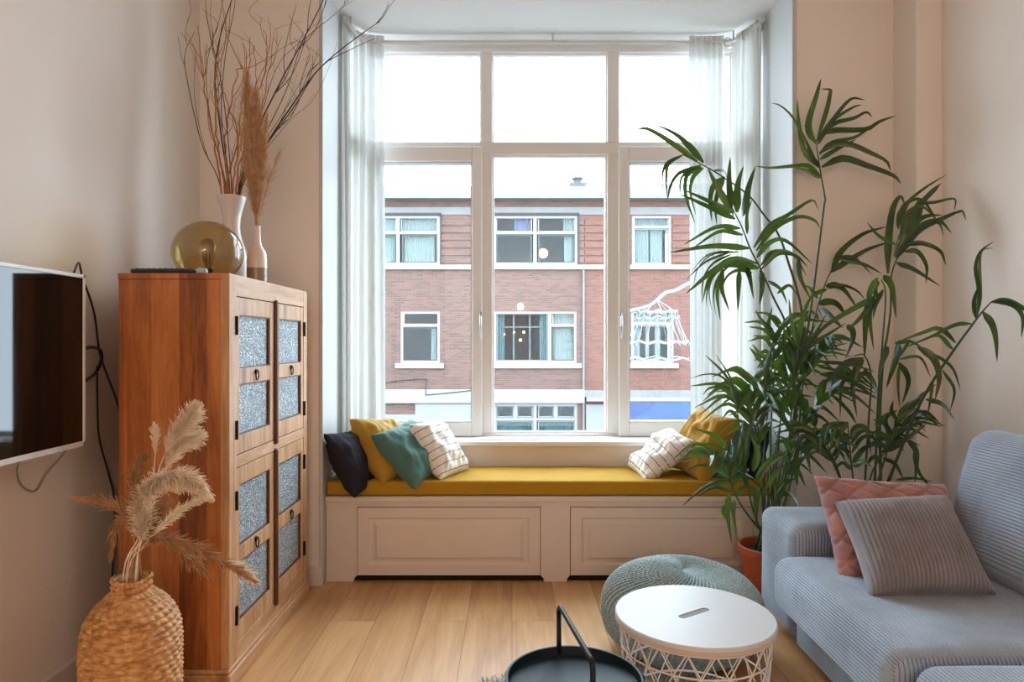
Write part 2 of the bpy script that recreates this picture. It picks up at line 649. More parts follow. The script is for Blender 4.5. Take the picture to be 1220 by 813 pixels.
curtain('sheer_curtain', [(-0.905, 3.60), (-0.90, 3.74), (-0.84, 3.83), (-0.735, 3.86)], 0.665, 2.955, 7, 0.018, 3, 'white pleated sheer curtain hanging beside the mustard and black cushions')
curtain('sheer_curtain', [(1.02, 3.86), (1.10, 3.862), (1.215, 3.855)], 0.665, 2.955, 5, 0.020, 8, 'narrow dense sheer curtain gathered in front of the casement behind the tall palm')
curtain('sheer_curtain', [(1.275, 3.80), (1.305, 3.73), (1.338, 3.60)], 0.665, 2.94, 5, 0.014, 11, 'thinner sheer curtain drawn along the side window of the bay behind palm leaves')
for k, (x, y, rz) in enumerate(((1.236, 3.835, 0.3), (1.300, 3.745, 0.5), (1.335, 3.63, 0.5))):
    pts = [(x + 0.027 * math.cos(a) * math.cos(rz), y + 0.027 * math.cos(a) * math.sin(rz), RZ - 0.012 + 0.028 * math.sin(a)) for a in [2 * PI * i / 20 for i in range(20)]]
    o = MB().tube(pts, 0.004, 8, closed=True).build('curtain_ring', M['metal'], smooth=True)
    tag(o, 'small metal eyelet ring threaded on the curtain rod at the side window', 'curtain ring', 'eyelet rings at the bay corner')


# ---------------- window seat ----------------
YS = 3.345
seat = empty('window_seat', ((NX0 + NX1) / 2, YS, 0), 'white painted built-in window bench with two raised panel fronts', 'bench')
top0, top1 = 0.402, 0.428
s = MB()
s.box(NX0 + 0.002, NX1 - 0.002, YS - 0.022, 3.76, top0, top1)
s.build('bench_top', M['seat_paint'], seat, bevel=0.006, seg=3)
sx = lambda px: (px - 610) / F * YS
p1, p2, p3, p4 = sx(426), sx(643.5), sx(680), sx(897)
zt, zb = CAM_H - (605 - 406.5) / F * YS, CAM_H - (685.5 - 406.5) / F * YS
body = MB()


def stile(x0, x1, feet):
    # foot of each stile runs to the floor with a small ogee at its inner side
    r = 0.02
    pts = [(x0, top0), (x0, 0.0)]
    if feet[0]:
        pts = [(x0, top0), (x0, 0.02), (x0 + 0.004, 0.012), (x0 + 0.012, 0.008), (x0 + 0.016, 0.0)]
        pts = [(x0, top0), (x0, 0.036), (x0 + 0.0, 0.03), (x0 + 0.010, 0.022), (x0 + 0.016, 0.012), (x0 + 0.016, 0.0)]
    if feet[1]:
        pts += [(x1 - 0.016, 0.0), (x1 - 0.016, 0.012), (x1 - 0.010, 0.022), (x1, 0.03), (x1, top0)]
    else:
        pts += [(x1, 0.0), (x1, top0)]
    body.prism(pts, YS, YS + 0.02)


stile(NX0 + 0.003, p1 - 0.003, (False, True))
stile(p2 + 0.003, p3 - 0.003, (True, True))
stile(p4 + 0.003, NX1 - 0.003, (True, False))
body.box(p1 - 0.003, p2 + 0.003, YS, YS + 0.02, zt + 0.003, top0)
body.box(p3 - 0.003, p4 + 0.003, YS, YS + 0.02, zt + 0.003, top0)
body.box(NX0 + 0.002, NX1 - 0.002, YS - 0.010, YS + 0.002, top0 - 0.014, top0)
body.build('bench_frame', M['seat_paint'], seat, bevel=0.0015)
MB().box(NX0 + 0.004, NX1 - 0.004, YS + 0.0205, YS + 0.035, 0.0, top0).build('gap_shade_board', M['dark'], seat)  # near-black board: shade of the gap under the fronts put into its colour


def raised_panel(x0, x1, z0, z1, y, parent):
    m = MB()
    # concentric rings: (inset, depth offset towards the room)
    rings = [(0.0, 0.02), (0.0, 0.0), (0.055, 0.0), (0.060, 0.006), (0.066, 0.008), (0.072, 0.0075), (0.080, 0.007), (0.094, 0.001), (0.096, -0.002), (0.11, -0.002)]
    vs, fs = [], []
    for ins, d in rings:
        a, b, c_, e = x0 + ins, x1 - ins, z0 + ins * 0.93, z1 - ins * 0.93
        vs += [(a, y + d, c_), (b, y + d, c_), (b, y + d, e), (a, y + d, e)]
    for i in range(len(rings) - 1):
        for k in range(4):
            q = (k + 1) % 4
            fs.append((i * 4 + k, i * 4 + q, i * 4 + 4 + q, i * 4 + 4 + k))
    n = (len(rings) - 1) * 4
    fs.append((n, n + 1, n + 2, n + 3))
    fs.append((3, 2, 1, 0))
    return m.add(vs, fs).build('panel_front', M['seat_paint'], parent)


raised_panel(p1, p2, zb, zt, YS - 0.002, seat)
raised_panel(p3, p4, zb, zt, YS - 0.002, seat)


def fabric(name, col, weave=900.0, rough=0.85, namp=0.07, bump=0.25, sheen=0.2, nscale=7):
    t = NT(name)
    v = t.coords()
    n1 = t.n('ShaderNodeTexNoise', Scale=nscale, Detail=4.0)
    t.l(v, n1.inputs['Vector'])
    n2 = t.n('ShaderNodeTexNoise', Scale=weave * 0.35, Detail=2.0)
    t.l(v, n2.inputs['Vector'])
    lo = tuple(c * (1 - namp * 2) for c in col[:3]) + (1,)
    hi = tuple(min(1, c * (1 + namp * 2)) for c in col[:3]) + (1,)
    f = t.math('ADD', t.math('MULTIPLY', n1.outputs['Fac'], 0.5), t.math('MULTIPLY', n2.outputs['Fac'], 0.5))
    t.l(t.ramp(f, [(0.3, lo), (0.7, hi)]), t.b.inputs['Base Color'])
    t.b.inputs['Roughness'].default_value = rough
    t.b.inputs['Sheen Weight'].default_value = sheen
    t.bump(n2.outputs['Fac'], bump, 0.002)
    return t.m


M['mustard'] = fabric('mustard_fabric', srgb(172, 128, 30))
M['mustard_mat'] = fabric('mustard_mattress_fabric', srgb(172, 130, 22), rough=0.95, namp=0.04, bump=0.15, sheen=0.0)
M['teal'] = fabric('teal_fabric', srgb(72, 112, 104))
M['navy'] = fabric('navy_fabric', srgb(14, 18, 26), sheen=0.0)


# rounded slab with optional crown and ribs -------------------------------------------------
def axis_samples(h, r, fine=None, coarse=0.05):
    if fine:
        n = max(4, int(round(2 * h / fine)))
        return np.linspace(-h, h, n + 1)
    a = np.linspace(-h, -h + r, 7)
    n = max(2, int((2 * h - 2 * r) / coarse))
    b = np.linspace(-h + r, h - r, n + 1)
    c = np.linspace(h - r, h, 7)
    return np.unique(np.round(np.concatenate([a, b, c]), 6))


def rounded_slab(name, cx, cy, cz, lx, ly, lz, r, mat, parent=None, rib=0.0, pitch=0.0115, crown=0.0, sidepuff=0.0, fine=0.0023, seed=0, rot=None, wr=0.0, ribaxis='x', lump=0.0):
    hx, hy, hz = lx / 2, ly / 2, lz / 2
    fx = fine if rib else None
    X = axis_samples(hx, r, fx)
    Y = axis_samples(hy, r)
    Z = axis_samples(hz, r, fx)
    vs, fs = [], []

    def face(A, B, mk):
        o = len(vs)
        for a in A:
            for b in B:
                vs.append(mk(a, b))
        nb = len(B)
        for i in range(len(A) - 1):
            for j in range(nb - 1):
                q = o + i * nb + j
                fs.append((q, q + 1, q + nb + 1, q + nb))
    face(X, Y, lambda a, b: (a, b, hz))
    face(X, Y, lambda a, b: (a, b, -hz))
    face(Y, Z, lambda a, b: (-hx, a, b))
    face(Y, Z, lambda a, b: (hx, a, b))
    face(X, Z, lambda a, b: (a, -hy, b))
    face(X, Z, lambda a, b: (a, hy, b))
    p = np.array(vs, dtype=float)
    h = np.array([hx, hy, hz])
    inner = np.clip(p, -(h - r), h - r)
    d = p - inner
    ln = np.linalg.norm(d, axis=1)
    nrm = np.zeros_like(d)
    ok = ln > 1e-9
    nrm[ok] = d[ok] / ln[ok][:, None]
    q = inner + nrm * r
    u, v, w = q[:, 0] / hx, q[:, 1] / hy, q[:, 2] / hz
    topm = np.clip(nrm[:, 2], 0, 1)
    if crown:
        q[:, 2] += crown * np.clip(1 - u ** 2, 0, 1) ** 0.7 * np.clip(1 - v ** 2, 0, 1) ** 0.6 * topm
    if sidepuff:
        q[:, 0] -= sidepuff * np.clip(-nrm[:, 0], 0, 1) * np.clip(1 - w ** 2, 0, 1) * np.clip(1 - v ** 4, 0, 1)
    if lump:
        for i in range(len(q)):
            q[i] += nrm[i] * lump * noise.noise(Vector((q[i][0] * 4 + seed, q[i][1] * 4, q[i][2] * 4)))
    if rib:
        end = np.abs(nrm[:, 1]) > 0.75
        s = q[:, 0] + np.where(end, 0.0, np.where(nrm[:, 0] > 0, -1, 1) * q[:, 2])
        ph = np.abs(np.sin(PI * s / pitch))
        q += nrm * (rib * (ph ** 0.7))[:, None]
        att = ph
    o_ = MB()
    o_.v = [tuple(a) for a in q]
    o_.f = fs
    ob = o_.build(name, mat, None, smooth=True, fix=False)
    bm = bmesh.new()
    bm.from_mesh(ob.data)
    bmesh.ops.remove_doubles(bm, verts=bm.verts, dist=0.0002)
    bmesh.ops.recalc_face_normals(bm, faces=bm.faces)
    bm.to_mesh(ob.data)
    bm.free()
    ob.data.polygons.foreach_set('use_smooth', [True] * len(ob.data.polygons))
    if rib:
        # store the rib height so the pile and the bare valleys can differ in tone
        co = np.zeros(len(ob.data.vertices) * 3)
        ob.data.vertices.foreach_get('co', co)
        co = co.reshape(-1, 3)
        nn = np.zeros(len(ob.data.vertices) * 3)
    ob.location = (cx, cy, cz)
    if rot:
        ob.rotation_euler = rot
    if parent is not None:
        ob.parent = parent
        ob.matrix_parent_inverse = Matrix.Translation(parent.location).inverted()
    return ob


mat_ = rounded_slab('seat_cushion', (NX0 + NX1) / 2, 3.545, 0.4655, NX1 - NX0 - 0.008, 0.41, 0.073, 0.014, M['mustard_mat'], crown=0.003, lump=0.003)
tag(mat_, 'long mustard yellow foam mattress covering the window bench', 'seat cushion')


# ---------------- pillows ----------------
def pillow(name, A, B, Cc, thick, mat, label, cat='cushion', group=None, seed=0, quilt=False, ribbed=False, n=44, wrinkle=0.014, pinch=0.07, sx_=1.0, side=1):
    A, B, Cc = Vector(A), Vector(B), Vector(Cc)
    ex, ey = (B - A), (Cc - A)
    w, h = ex.length, ey.length
    ex.normalize()
    ey = (ey - ex * ey.dot(ex)).normalized()
    ez = ex.cross(ey)
    if ez.y > 0:
        ez = -ez
    c = A + ((B - A) + (Cc - A)) / 2
    nn = n * 4 if ribbed else n
    vs, fs = [], []
    for s in (1, -1):
        for j in range(n + 1):
            v = -1 + 2 * j / n
            for i in range(nn + 1):
                u = -1 + 2 * i / nn
                sgu = math.copysign(abs(u) ** 0.9, u)
                sgv = math.copysign(abs(v) ** 0.9, v)
                x = w / 2 * sgu * (1 - pinch * (1 - v * v) * abs(u) ** 3)
                y = h / 2 * sgv * (1 - pinch * (1 - u * u) * abs(v) ** 3)
                tz = ((1 - u ** 4) * (1 - v ** 4)) ** 0.5 * (0.62 + 0.38 * math.sqrt(max(0, (1 - u * u) * (1 - v * v))))
                z = thick / 2 * tz
                nz = noise.noise(Vector((u * 2.1 + seed * 3.7, v * 2.1, s * 2 + seed)))
                n2 = noise.noise(Vector((u * 5.5 + seed, v * 3.5 + u * 3, s * 5 + seed * 2)))
                z += (nz * wrinkle * 2.0 + n2 * wrinkle) * tz
                if quilt:
                    q1 = abs(((u * 0.5 + v * 0.5) * 4.5) % 1 - 0.5)
                    q2 = abs(((u * 0.5 - v * 0.5) * 4.5) % 1 - 0.5)
                    qq = 1 - math.exp(-(min(q1, q2) * 9) ** 1.3)
                    z += (qq - 1) * 0.014 * min(1, tz * 2)
                if ribbed:
                    z += 0.003 * (abs(math.sin(PI * x / 0.0125)) ** 0.7) * min(1, tz * 3) * 1.5
                vs.append(Vector((x, y, s * max(z, 0.0))))
    k = (n + 1) * (nn + 1)
    for s in (0, 1):
        for j in range(n):
            for i in range(nn):
                a = s * k + j * (nn + 1) + i
                fs.append((a, a + 1, a + nn + 2, a + nn + 1))
    me = bpy.data.meshes.new(name)
    me.from_pydata([tuple(p) for p in vs], [], fs)
    uvl = me.uv_layers.new(name='UVMap')
    uvs = []
    for f in fs:
        for vi in f:
            uvs += [vs[vi].x / w + 0.5, vs[vi].y / h + 0.5]
    uvl.data.foreach_set('uv', uvs)
    me.materials.append(mat)
    bm = bmesh.new()
    bm.from_mesh(me)
    bmesh.ops.remove_doubles(bm, verts=bm.verts, dist=0.0003)
    bmesh.ops.recalc_face_normals(bm, faces=bm.faces)
    bm.to_mesh(me)
    bm.free()
    me.polygons.foreach_set('use_smooth', [True] * len(me.polygons))
    o = bpy.data.objects.new(name, me)
    C.objects.link(o)
    mt = Matrix((ex, ey, ez)).transposed().to_4x4()
    mt.translation = c
    o.matrix_world = mt
    tag(o, label, cat, group)
    # piped seam all round
    return o


def striped_mat():
    t = NT('white_linen_stripes')
    tc = t.n('ShaderNodeTexCoord')
    sp = t.n('ShaderNodeSeparateXYZ')
    t.l(tc.outputs['UV'], sp.inputs[0])
    nz = t.n('ShaderNodeTexNoise', Scale=9.0, Detail=2.0)
    t.l(tc.outputs['UV'], nz.inputs['Vector'])
    v = t.math('ADD', sp.outputs[1], t.math('MULTIPLY', nz.outputs['Fac'], 0.03))
    fr_ = t.math('FRACT', t.math('MULTIPLY', v, 8.0))
    d = t.math('ABSOLUTE', t.math('SUBTRACT', fr_, 0.5))
    u = t.math('FRACT', t.math('MULTIPLY', sp.outputs[0], 45.0))
    dash = t.math('GREATER_THAN', u, 0.25)
    line = t.math('MULTIPLY', t.math('LESS_THAN', d, 0.06), dash)
    col = t.mix(line, srgb(232, 226, 218), srgb(120, 96, 86))
    t.l(col, t.b.inputs['Base Color'])
    t.b.inputs['Roughness'].default_value = 0.85
    n2 = t.n('ShaderNodeTexNoise', Scale=14.0, Detail=5.0)
    t.l(tc.outputs['UV'], n2.inputs['Vector'])
    t.bump(t.math('SUBTRACT', n2.outputs['Fac'], line), 0.5, 0.004)
    return t.m


M['striped'] = striped_mat()
pillow('cushion', P(381, 519, 3.23), P(421, 511, 3.60), P(426, 591, 3.27), 0.14, M['navy'], 'near-black cushion slumped against the bay side wall, first of the four by the cabinet', group=None, seed=1, pinch=0.10)
pillow('cushion', P(410, 500, 3.40), P(458, 499, 3.72), P(462, 577, 3.36), 0.17, M['mustard'], 'mustard cushion leaning between the near-black and the teal cushion', seed=2, pinch=0.12)
pillow('cushion', P(441, 519, 3.34), P(488, 499, 3.68), P(494, 584, 3.28), 0.16, M['teal'], 'teal cushion leaning on the mustard one beside the cabinet end of the bench', seed=3, pinch=0.10)
pillow('cushion', P(484, 507, 3.42), P(520, 501, 3.70), P(528, 571, 3.39), 0.14, M['striped'], 'white cushion with thin stitched lines, leaning on the teal cushion', seed=4, pinch=0.05)
# other end of the bench
pillow('cushion', P(888, 512, 3.40), P(872, 500, 3.66), P(858, 596, 3.35), 0.15, M['teal'], 'teal cushion half hidden by palm leaves behind the mustard cushion', seed=6, pinch=0.10)
pillow('cushion', P(882, 499, 3.38), P(836, 483, 3.68), P(838, 580, 3.34), 0.18, M['mustard'], 'mustard cushion propped up beside the palm with the striped one before it', seed=7, pinch=0.12)
pillow('cushion', P(828, 526, 3.42), P(802, 511, 3.70), P(768, 574, 3.40), 0.13, M['striped'], 'white cushion with thin stitched lines, lying back on the mustard cushion by the palm', seed=5, pinch=0.05)
pillow('cushion', P(917, 508, 3.38), P(886, 501, 3.66), P(900, 592, 3.36), 0.11, M['navy'], 'dark navy cushion hidden deep behind the palm leaves at the bench end', seed=9, pinch=0.10)


# ---------------- cabinet ----------------
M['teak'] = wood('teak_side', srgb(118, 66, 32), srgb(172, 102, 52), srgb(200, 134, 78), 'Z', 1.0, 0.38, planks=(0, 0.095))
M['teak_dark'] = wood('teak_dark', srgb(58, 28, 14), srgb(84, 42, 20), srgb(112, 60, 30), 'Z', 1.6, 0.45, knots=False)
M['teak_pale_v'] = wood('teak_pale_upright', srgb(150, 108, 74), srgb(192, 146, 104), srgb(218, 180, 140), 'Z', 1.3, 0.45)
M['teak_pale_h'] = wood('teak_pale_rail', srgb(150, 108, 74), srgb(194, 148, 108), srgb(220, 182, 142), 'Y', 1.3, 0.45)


def tin_mat():
    t = NT('embossed_tin')
    v = t.coords((1, 1, 1))
    vo = t.n('ShaderNodeTexVoronoi', Scale=85.0, _feature='DISTANCE_TO_EDGE')
    nz = t.n('ShaderNodeTexNoise', Scale=22.0, Detail=2.0, Distortion=2.0)
    t.l(v, nz.inputs['Vector'])
    vv = t.mix(0.05, v, nz.outputs['Color'], 'ADD')
    t.l(vv, vo.inputs['Vector'])
    e = t.ramp(vo.outputs['Distance'], [(0.08, (0, 0, 0, 1)), (0.22, (1, 1, 1, 1))])
    col = t.mix(e, srgb(104, 118, 126), srgb(218, 227, 230))
    t.l(col, t.b.inputs['Base Color'])
    t.b.inputs['Metallic'].default_value = 0.2
    t.b.inputs['Roughness'].default_value = 0.42
    t.bump(e, 0.8, 0.003)
    return t.m


M['tin'] = tin_mat()
CX0, CX1 = -1.348, -0.968          # depth of the cabinet, from the wall side to its doors
CY0, CY1 = 2.30, 3.17              # its two ends
CT = 1.433
cab = empty('teak_cabinet', ((CX0 + CX1) / 2, (CY0 + CY1) / 2, 0), 'tall old teak cupboard with four tin panelled doors standing by the left wall'.replace(' left', ' plastered'), 'cabinet')
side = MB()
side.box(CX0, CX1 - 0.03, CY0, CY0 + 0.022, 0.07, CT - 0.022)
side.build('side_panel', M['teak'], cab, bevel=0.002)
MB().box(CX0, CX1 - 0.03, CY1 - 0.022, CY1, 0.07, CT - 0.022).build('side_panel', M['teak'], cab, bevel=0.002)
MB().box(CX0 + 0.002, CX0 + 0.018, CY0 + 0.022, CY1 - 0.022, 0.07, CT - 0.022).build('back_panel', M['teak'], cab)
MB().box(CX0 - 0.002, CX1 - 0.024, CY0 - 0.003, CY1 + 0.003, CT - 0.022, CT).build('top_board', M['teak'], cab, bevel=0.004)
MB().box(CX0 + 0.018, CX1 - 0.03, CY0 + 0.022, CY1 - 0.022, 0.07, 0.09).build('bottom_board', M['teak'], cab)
# plinth moulding running round the foot
pl = MB()
prof = [(0.0, 0.0), (0.030, 0.0), (0.030, 0.052), (0.022, 0.060), (0.022, 0.068), (0.0, 0.074)]
pl.box(CX0, CX1 + 0.008, CY0 - 0.014, CY1 + 0.01, 0.0, 0.058)
pl.box(CX0, CX1 + 0.002, CY0 - 0.008, CY1 + 0.006, 0.058, 0.074)
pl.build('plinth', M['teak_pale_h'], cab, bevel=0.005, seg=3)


def cz_(py, y):   # height seen at pixel row py at distance y
    return CAM_H + (406.5 - py) / F * y


XF = CX1
fr = MB()
# corner posts and rails of the face frame
pw = 0.062
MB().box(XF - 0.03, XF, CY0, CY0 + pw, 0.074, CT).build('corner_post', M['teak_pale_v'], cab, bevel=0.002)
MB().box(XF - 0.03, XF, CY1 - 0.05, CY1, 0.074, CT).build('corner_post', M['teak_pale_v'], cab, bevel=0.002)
yd0, yd1 = CY0 + pw, CY1 - 0.05
ym = (yd0 + yd1) / 2 + 0.005
rails = ((CT - 0.075, CT), (0.752, 0.795), (0.074, 0.135))
for z0, z1 in rails:
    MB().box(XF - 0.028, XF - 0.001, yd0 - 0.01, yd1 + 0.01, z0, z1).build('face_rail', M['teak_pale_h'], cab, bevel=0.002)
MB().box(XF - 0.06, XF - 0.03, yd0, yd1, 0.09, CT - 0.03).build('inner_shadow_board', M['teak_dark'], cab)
for z0, z1 in ((0.798, CT - 0.078), (0.138, 0.749)):
    mull = MB()
    zc0, zc1 = z0 - 0.02, z1 + 0.012
    mull.box(XF - 0.006, XF + 0.012, ym - 0.012, ym + 0.012, zc0, zc1)
    mo = mull.build('closing_strip', M['teak_dark'], cab, bevel=0.008, seg=3)
    for k, (a, b) in enumerate(((yd0 + 0.002, ym - 0.002), (ym + 0.002, yd1 - 0.002))):
        d = MB()
        x0, x1 = XF - 0.026, XF - 0.002
        sw = 0.05
        h = z1 - z0
        d.box(x0, x1, a, a + sw * (0.55 if k == 0 else 1), z0, z1)
        d.box(x0, x1, b - sw * (1 if k == 0 else 0.55), b, z0, z1)
        ya, yb = a + sw * (0.55 if k == 0 else 1), b - sw * (1 if k == 0 else 0.55)
        zm = z0 + h * 0.495
        rr = 0.028
        d2 = [(z0, z0 + 0.065), (zm - rr, zm + rr), (z1 - 0.062, z1)]
        for q0, q1 in d2:
            d.box(x0, x1 - 0.0006, ya, yb, q0, q1)
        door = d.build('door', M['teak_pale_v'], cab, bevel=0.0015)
        for q0, q1 in ((z0 + 0.065, zm - rr), (zm + rr, z1 - 0.062)):
            MB().box(x0 + 0.006, x0 + 0.012, ya - 0.004, yb + 0.004, q0 - 0.004, q1 + 0.004).build('tin_panel', M['tin'], door)
            b_ = frame_ring(ya, yb, q0, q1, 0.005, 0, 1, MB())
            bm_ = MB()
            for (u0, u1, w0, w1) in ((ya, yb, q0, q0 + 0.005), (ya, yb, q1 - 0.005, q1), (ya, ya + 0.005, q0, q1), (yb - 0.005, yb, q0, q1)):
                bm_.box(x0 + 0.010, x1 - 0.004, u0, u1, w0, w1)
            bm_.build('panel_bead', M['teak_dark'], door)
        # iron ring pull
        yc = (ya + yb) / 2
        pull = MB()
        pull.lathe([(0.001, 0), (0.011, 0.0), (0.010, 0.003), (0.001, 0.004)], n=16)
        pull.v = [(x1 + z_, yc + x_, zm + 0.010 + y_) for x_, y_, z_ in pull.v]
        ring = [(x1 + 0.006, yc + 0.014 * math.cos(t), zm - 0.002 + 0.019 * math.sin(t)) for t in [2 * PI * i / 18 for i in range(18)]]
        pull.tube(ring, 0.0026, 6, closed=True)
        pull.build('ring_pull', M['iron'], door, smooth=True)
        # hinges on the outer stile
        for hz_ in (z0 + h * 0.16, z0 + h * 0.82):
            yh = (CY0 + pw - 0.006) if k == 0 else (CY1 - 0.046)
            hh = MB().box(XF - 0.002, XF + 0.003, yh - 0.007, yh + 0.007, hz_ - 0.033, hz_ + 0.033)
            hh.tube([(XF + 0.004, yh, hz_ - 0.033), (XF + 0.004, yh, hz_ + 0.033)], 0.004, 8)
            hh.build('hinge', M['iron'], door)

# ---------------- television ----------------
XT = -1.34
TY1 = 1.34 * F / 508.5
TY0 = TY1 - 0.94
TZ0, TZ1 = 0.871, 1.408
tv = empty('television', (XT, (TY0 + TY1) / 2, TZ0), 'flat television with a slim white frame, held off the wall on an arm', 'television')
fb = MB()
b = 0.012
for (y0, y1, z0, z1) in ((TY0, TY1, TZ1 - b, TZ1), (TY0, TY1, TZ0, TZ0 + b * 1.4), (TY0, TY0 + b, TZ0, TZ1), (TY1 - b, TY1, TZ0, TZ1)):
    fb.box(XT - 0.02, XT + 0.002, y0, y1, z0, z1)
fb.box(XT - 0.034, XT - 0.018, TY0 + 0.004, TY1 - 0.004, TZ0 + 0.004, TZ1 - 0.004)
fb.build('television_frame', plain('white_plastic', srgb(214, 212, 208), 0.35, nscale=10, namp=0.01), tv, bevel=0.002)
t = NT('screen_glass')
t.b.inputs['Base Color'].default_value = srgb(14, 11, 10)
nz = t.n('ShaderNodeTexNoise', Scale=3.0)
t.l(t.coords(), nz.inputs['Vector'])
t.l(t.ramp(nz.outputs['Fac'], [(0.3, (0.035, 0.035, 0.035, 1)), (0.7, (0.05, 0.05, 0.05, 1))]), t.b.inputs['Roughness'])
t.b.inputs['Specular IOR Level'].default_value = 0.35
MB().box(XT - 0.018, XT, TY0 + b, TY1 - b, TZ0 + b * 1.4, TZ1 - b).build('screen', t.m, tv)
ar = MB()
yc = (TY0 + TY1) / 2
ar.box(XT - 0.06, XT - 0.034, yc - 0.13, yc + 0.13, 1.02, 1.26)
ar.box(XL, XL + 0.02, yc - 0.08, yc + 0.08, 1.04, 1.24)
ar.tube([(XL + 0.01, yc - 0.04, 1.14), (XT - 0.1, yc + 0.05, 1.14), (XT - 0.05, yc, 1.14)], 0.016, 8)
ar.build('wall_arm', M['black'], tv)


def cable(name, pts, r, mat, label, n=60):
    o = MB().tube(spline(pts, n), r, 7).build(name, mat, smooth=True)
    tag(o, label, 'cable')
    return o


xw = XL + 0.008


def onwall(px, py, x):
    y = x / ((px - 610) / F)
    return Vector((x, y, CAM_H + (406.5 - py) / F * y))


cable('power_cable', [onwall(88, 325, -1.42), onwall(94, 313, -1.47), onwall(98, 330, -1.51), onwall(112, 372, xw), onwall(120, 425, xw), onwall(139, 478, -1.46), onwall(150, 530, -1.385), onwall(152, 600, -1.37), onwall(149, 680, -1.38), onwall(146, 760, -1.40), onwall(128, 800, -1.46)], 0.0035, M['black'], 'long black cable falling from behind the television along the cabinet edge')
cable('power_cable', [onwall(96, 418, -1.42), onwall(106, 414, -1.48), onwall(118, 416, xw), onwall(121, 428, xw), onwall(114, 444, xw), onwall(100, 455, -1.44)], 0.006, M['black'], 'thick black cable curling in a loop beside the television')
cable('power_cable', [onwall(116, 436, xw), onwall(116, 470, xw), onwall(118, 520, xw), onwall(128, 560, xw), onwall(136, 600, xw), onwall(134, 680, xw), onwall(130, 760, xw)], 0.003, M['black'], 'thin black cable hanging down the wall behind the dried plumes')
cable('antenna_cable', [onwall(24, 545, -1.42), onwall(20, 562, -1.50), onwall(26, 579, xw), onwall(42, 585, xw), onwall(55, 565, xw), onwall(72, 545, -1.49), onwall(80, 535, -1.42)], 0.003, plain('grey_cable', srgb(150, 142, 136), 0.5, nscale=40, namp=0.03), 'pale grey cable sagging below the television')
cable('floor_cable', [(-1.50, 2.0, 0.008), (-1.47, 2.12, 0.05), (-1.44, 2.2, 0.075), (-1.42, 2.26, 0.05), (-1.40, 2.27, 0.006)], 0.004, M['black'], 'short black cable bowing up from the floor behind the woven vase')

# ---------------- things on the cabinet ----------------
t = NT('amber_glass')
t.b.inputs['Base Color'].default_value = srgb(236, 214, 150)
t.b.inputs['Transmission Weight'].default_value = 1.0
t.b.inputs['Roughness'].default_value = 0.02
t.b.inputs['IOR'].default_value = 1.12
amb = glass_mat('amber_glass_shell', (0.80, 0.69, 0.44, 1), 0.06)
g = empty('globe_lamp', (-1.186, 2.62, CT), 'amber glass globe table lamp with a clear bulb showing inside', 'lamp')
prof = []
for i in range(33):
    a = -PI / 2 + 0.42 + (PI - 0.42 - 0.02) * i / 32
    prof.append((0.1305 * math.cos(a), CT + 0.1125 + 0.1215 * math.sin(a)))
prof = [(0.01, CT + 0.0015)] + prof + [(0.001, prof[-1][1])]
pr2 = [(max(0.0008, r - 0.003), z + (0.002 if z < CT + 0.1 else -0.002)) for r, z in prof[::-1]]
gm = MB().lathe(prof, (-1.186, 2.62), 64, True, True)
gm.build('glass_globe', amb, g, smooth=True)
MB().lathe([(0.026, CT + 0.002), (0.026, CT + 0.006), (0.0185, CT + 0.008), (0.0185, CT + 0.046), (0.014, CT + 0.049)], (-1.186, 2.62), 24).build('lamp_socket', plain('socket_dark', srgb(22, 24, 22), 0.5, nscale=20, namp=0.05), g, smooth=False)
bl = [(0.013, CT + 0.049), (0.016, CT + 0.065), (0.024, CT + 0.095), (0.031, CT + 0.125), (0.032, CT + 0.14), (0.026, CT + 0.155), (0.012, CT + 0.165), (0.001, CT + 0.168)]
MB().lathe([(v.x, v.z) for v in spline([(r, 0, z) for r, z in bl], 24)], (-1.186, 2.62), 32).build('bulb', glass_mat('smoked_bulb_glass', (0.66, 0.58, 0.46, 1), 0.10), g, smooth=True)
fil = MB()
for k in range(6):
    a = k * PI / 3
    fil.tube([(-1.186 + 0.006 * math.cos(a), 2.62 + 0.006 * math.sin(a), CT + 0.055), (-1.186 + 0.014 * math.cos(a), 2.62 + 0.014 * math.sin(a), CT + 0.125)], 0.0009, 4)
fil.tube([(-1.186, 2.62, CT + 0.045), (-1.186, 2.62, CT + 0.12)], 0.004, 8)
fil.build('filament', M['metal'], g)

o = empty('remote_control', (-1.22, 2.36, CT), 'slim black remote control lying on top of the cupboard', 'remote control')
rc = MB().box(-1.335, -1.115, 2.345, 2.39, CT + 0.004, CT + 0.02)
rc.build('remote_body', M['black'], o, bevel=0.006, seg=3)
rbm = MB()
for i in range(9):
    rbm.box(-1.32 + i * 0.020, -1.309 + i * 0.020, 2.352, 2.364, CT + 0.020, CT + 0.0225)
rbm.build('button_pad', plain('rubber_grey', srgb(60, 60, 62), 0.6, nscale=30, namp=0.05), o)
MB().box(-1.33, -1.30, 2.35, 2.38, CT, CT + 0.005).build('rubber_foot', M['black'], o)
MB().box(-1.14, -1.12, 2.35, 2.38, CT, CT + 0.005).build('rubber_foot', M['black'], o)
o = MB()
o.lathe([(0.001, -0.03), (0.010, -0.028), (0.0125, -0.018), (0.0125, 0.018), (0.010, 0.028), (0.001, 0.03)], n=20)
o.v = [(-1.095 + z * 0.62, 2.37 + x, CT + 0.0125 + y) for x, y, z in o.v]
o = o.build('spray_bottle', plain('pale_blue_plastic', srgb(166, 190, 206), 0.35, nscale=15, namp=0.03), smooth=True)
tag(o, 'small pale blue plastic tube lying at the end of the black remote', 'tube')

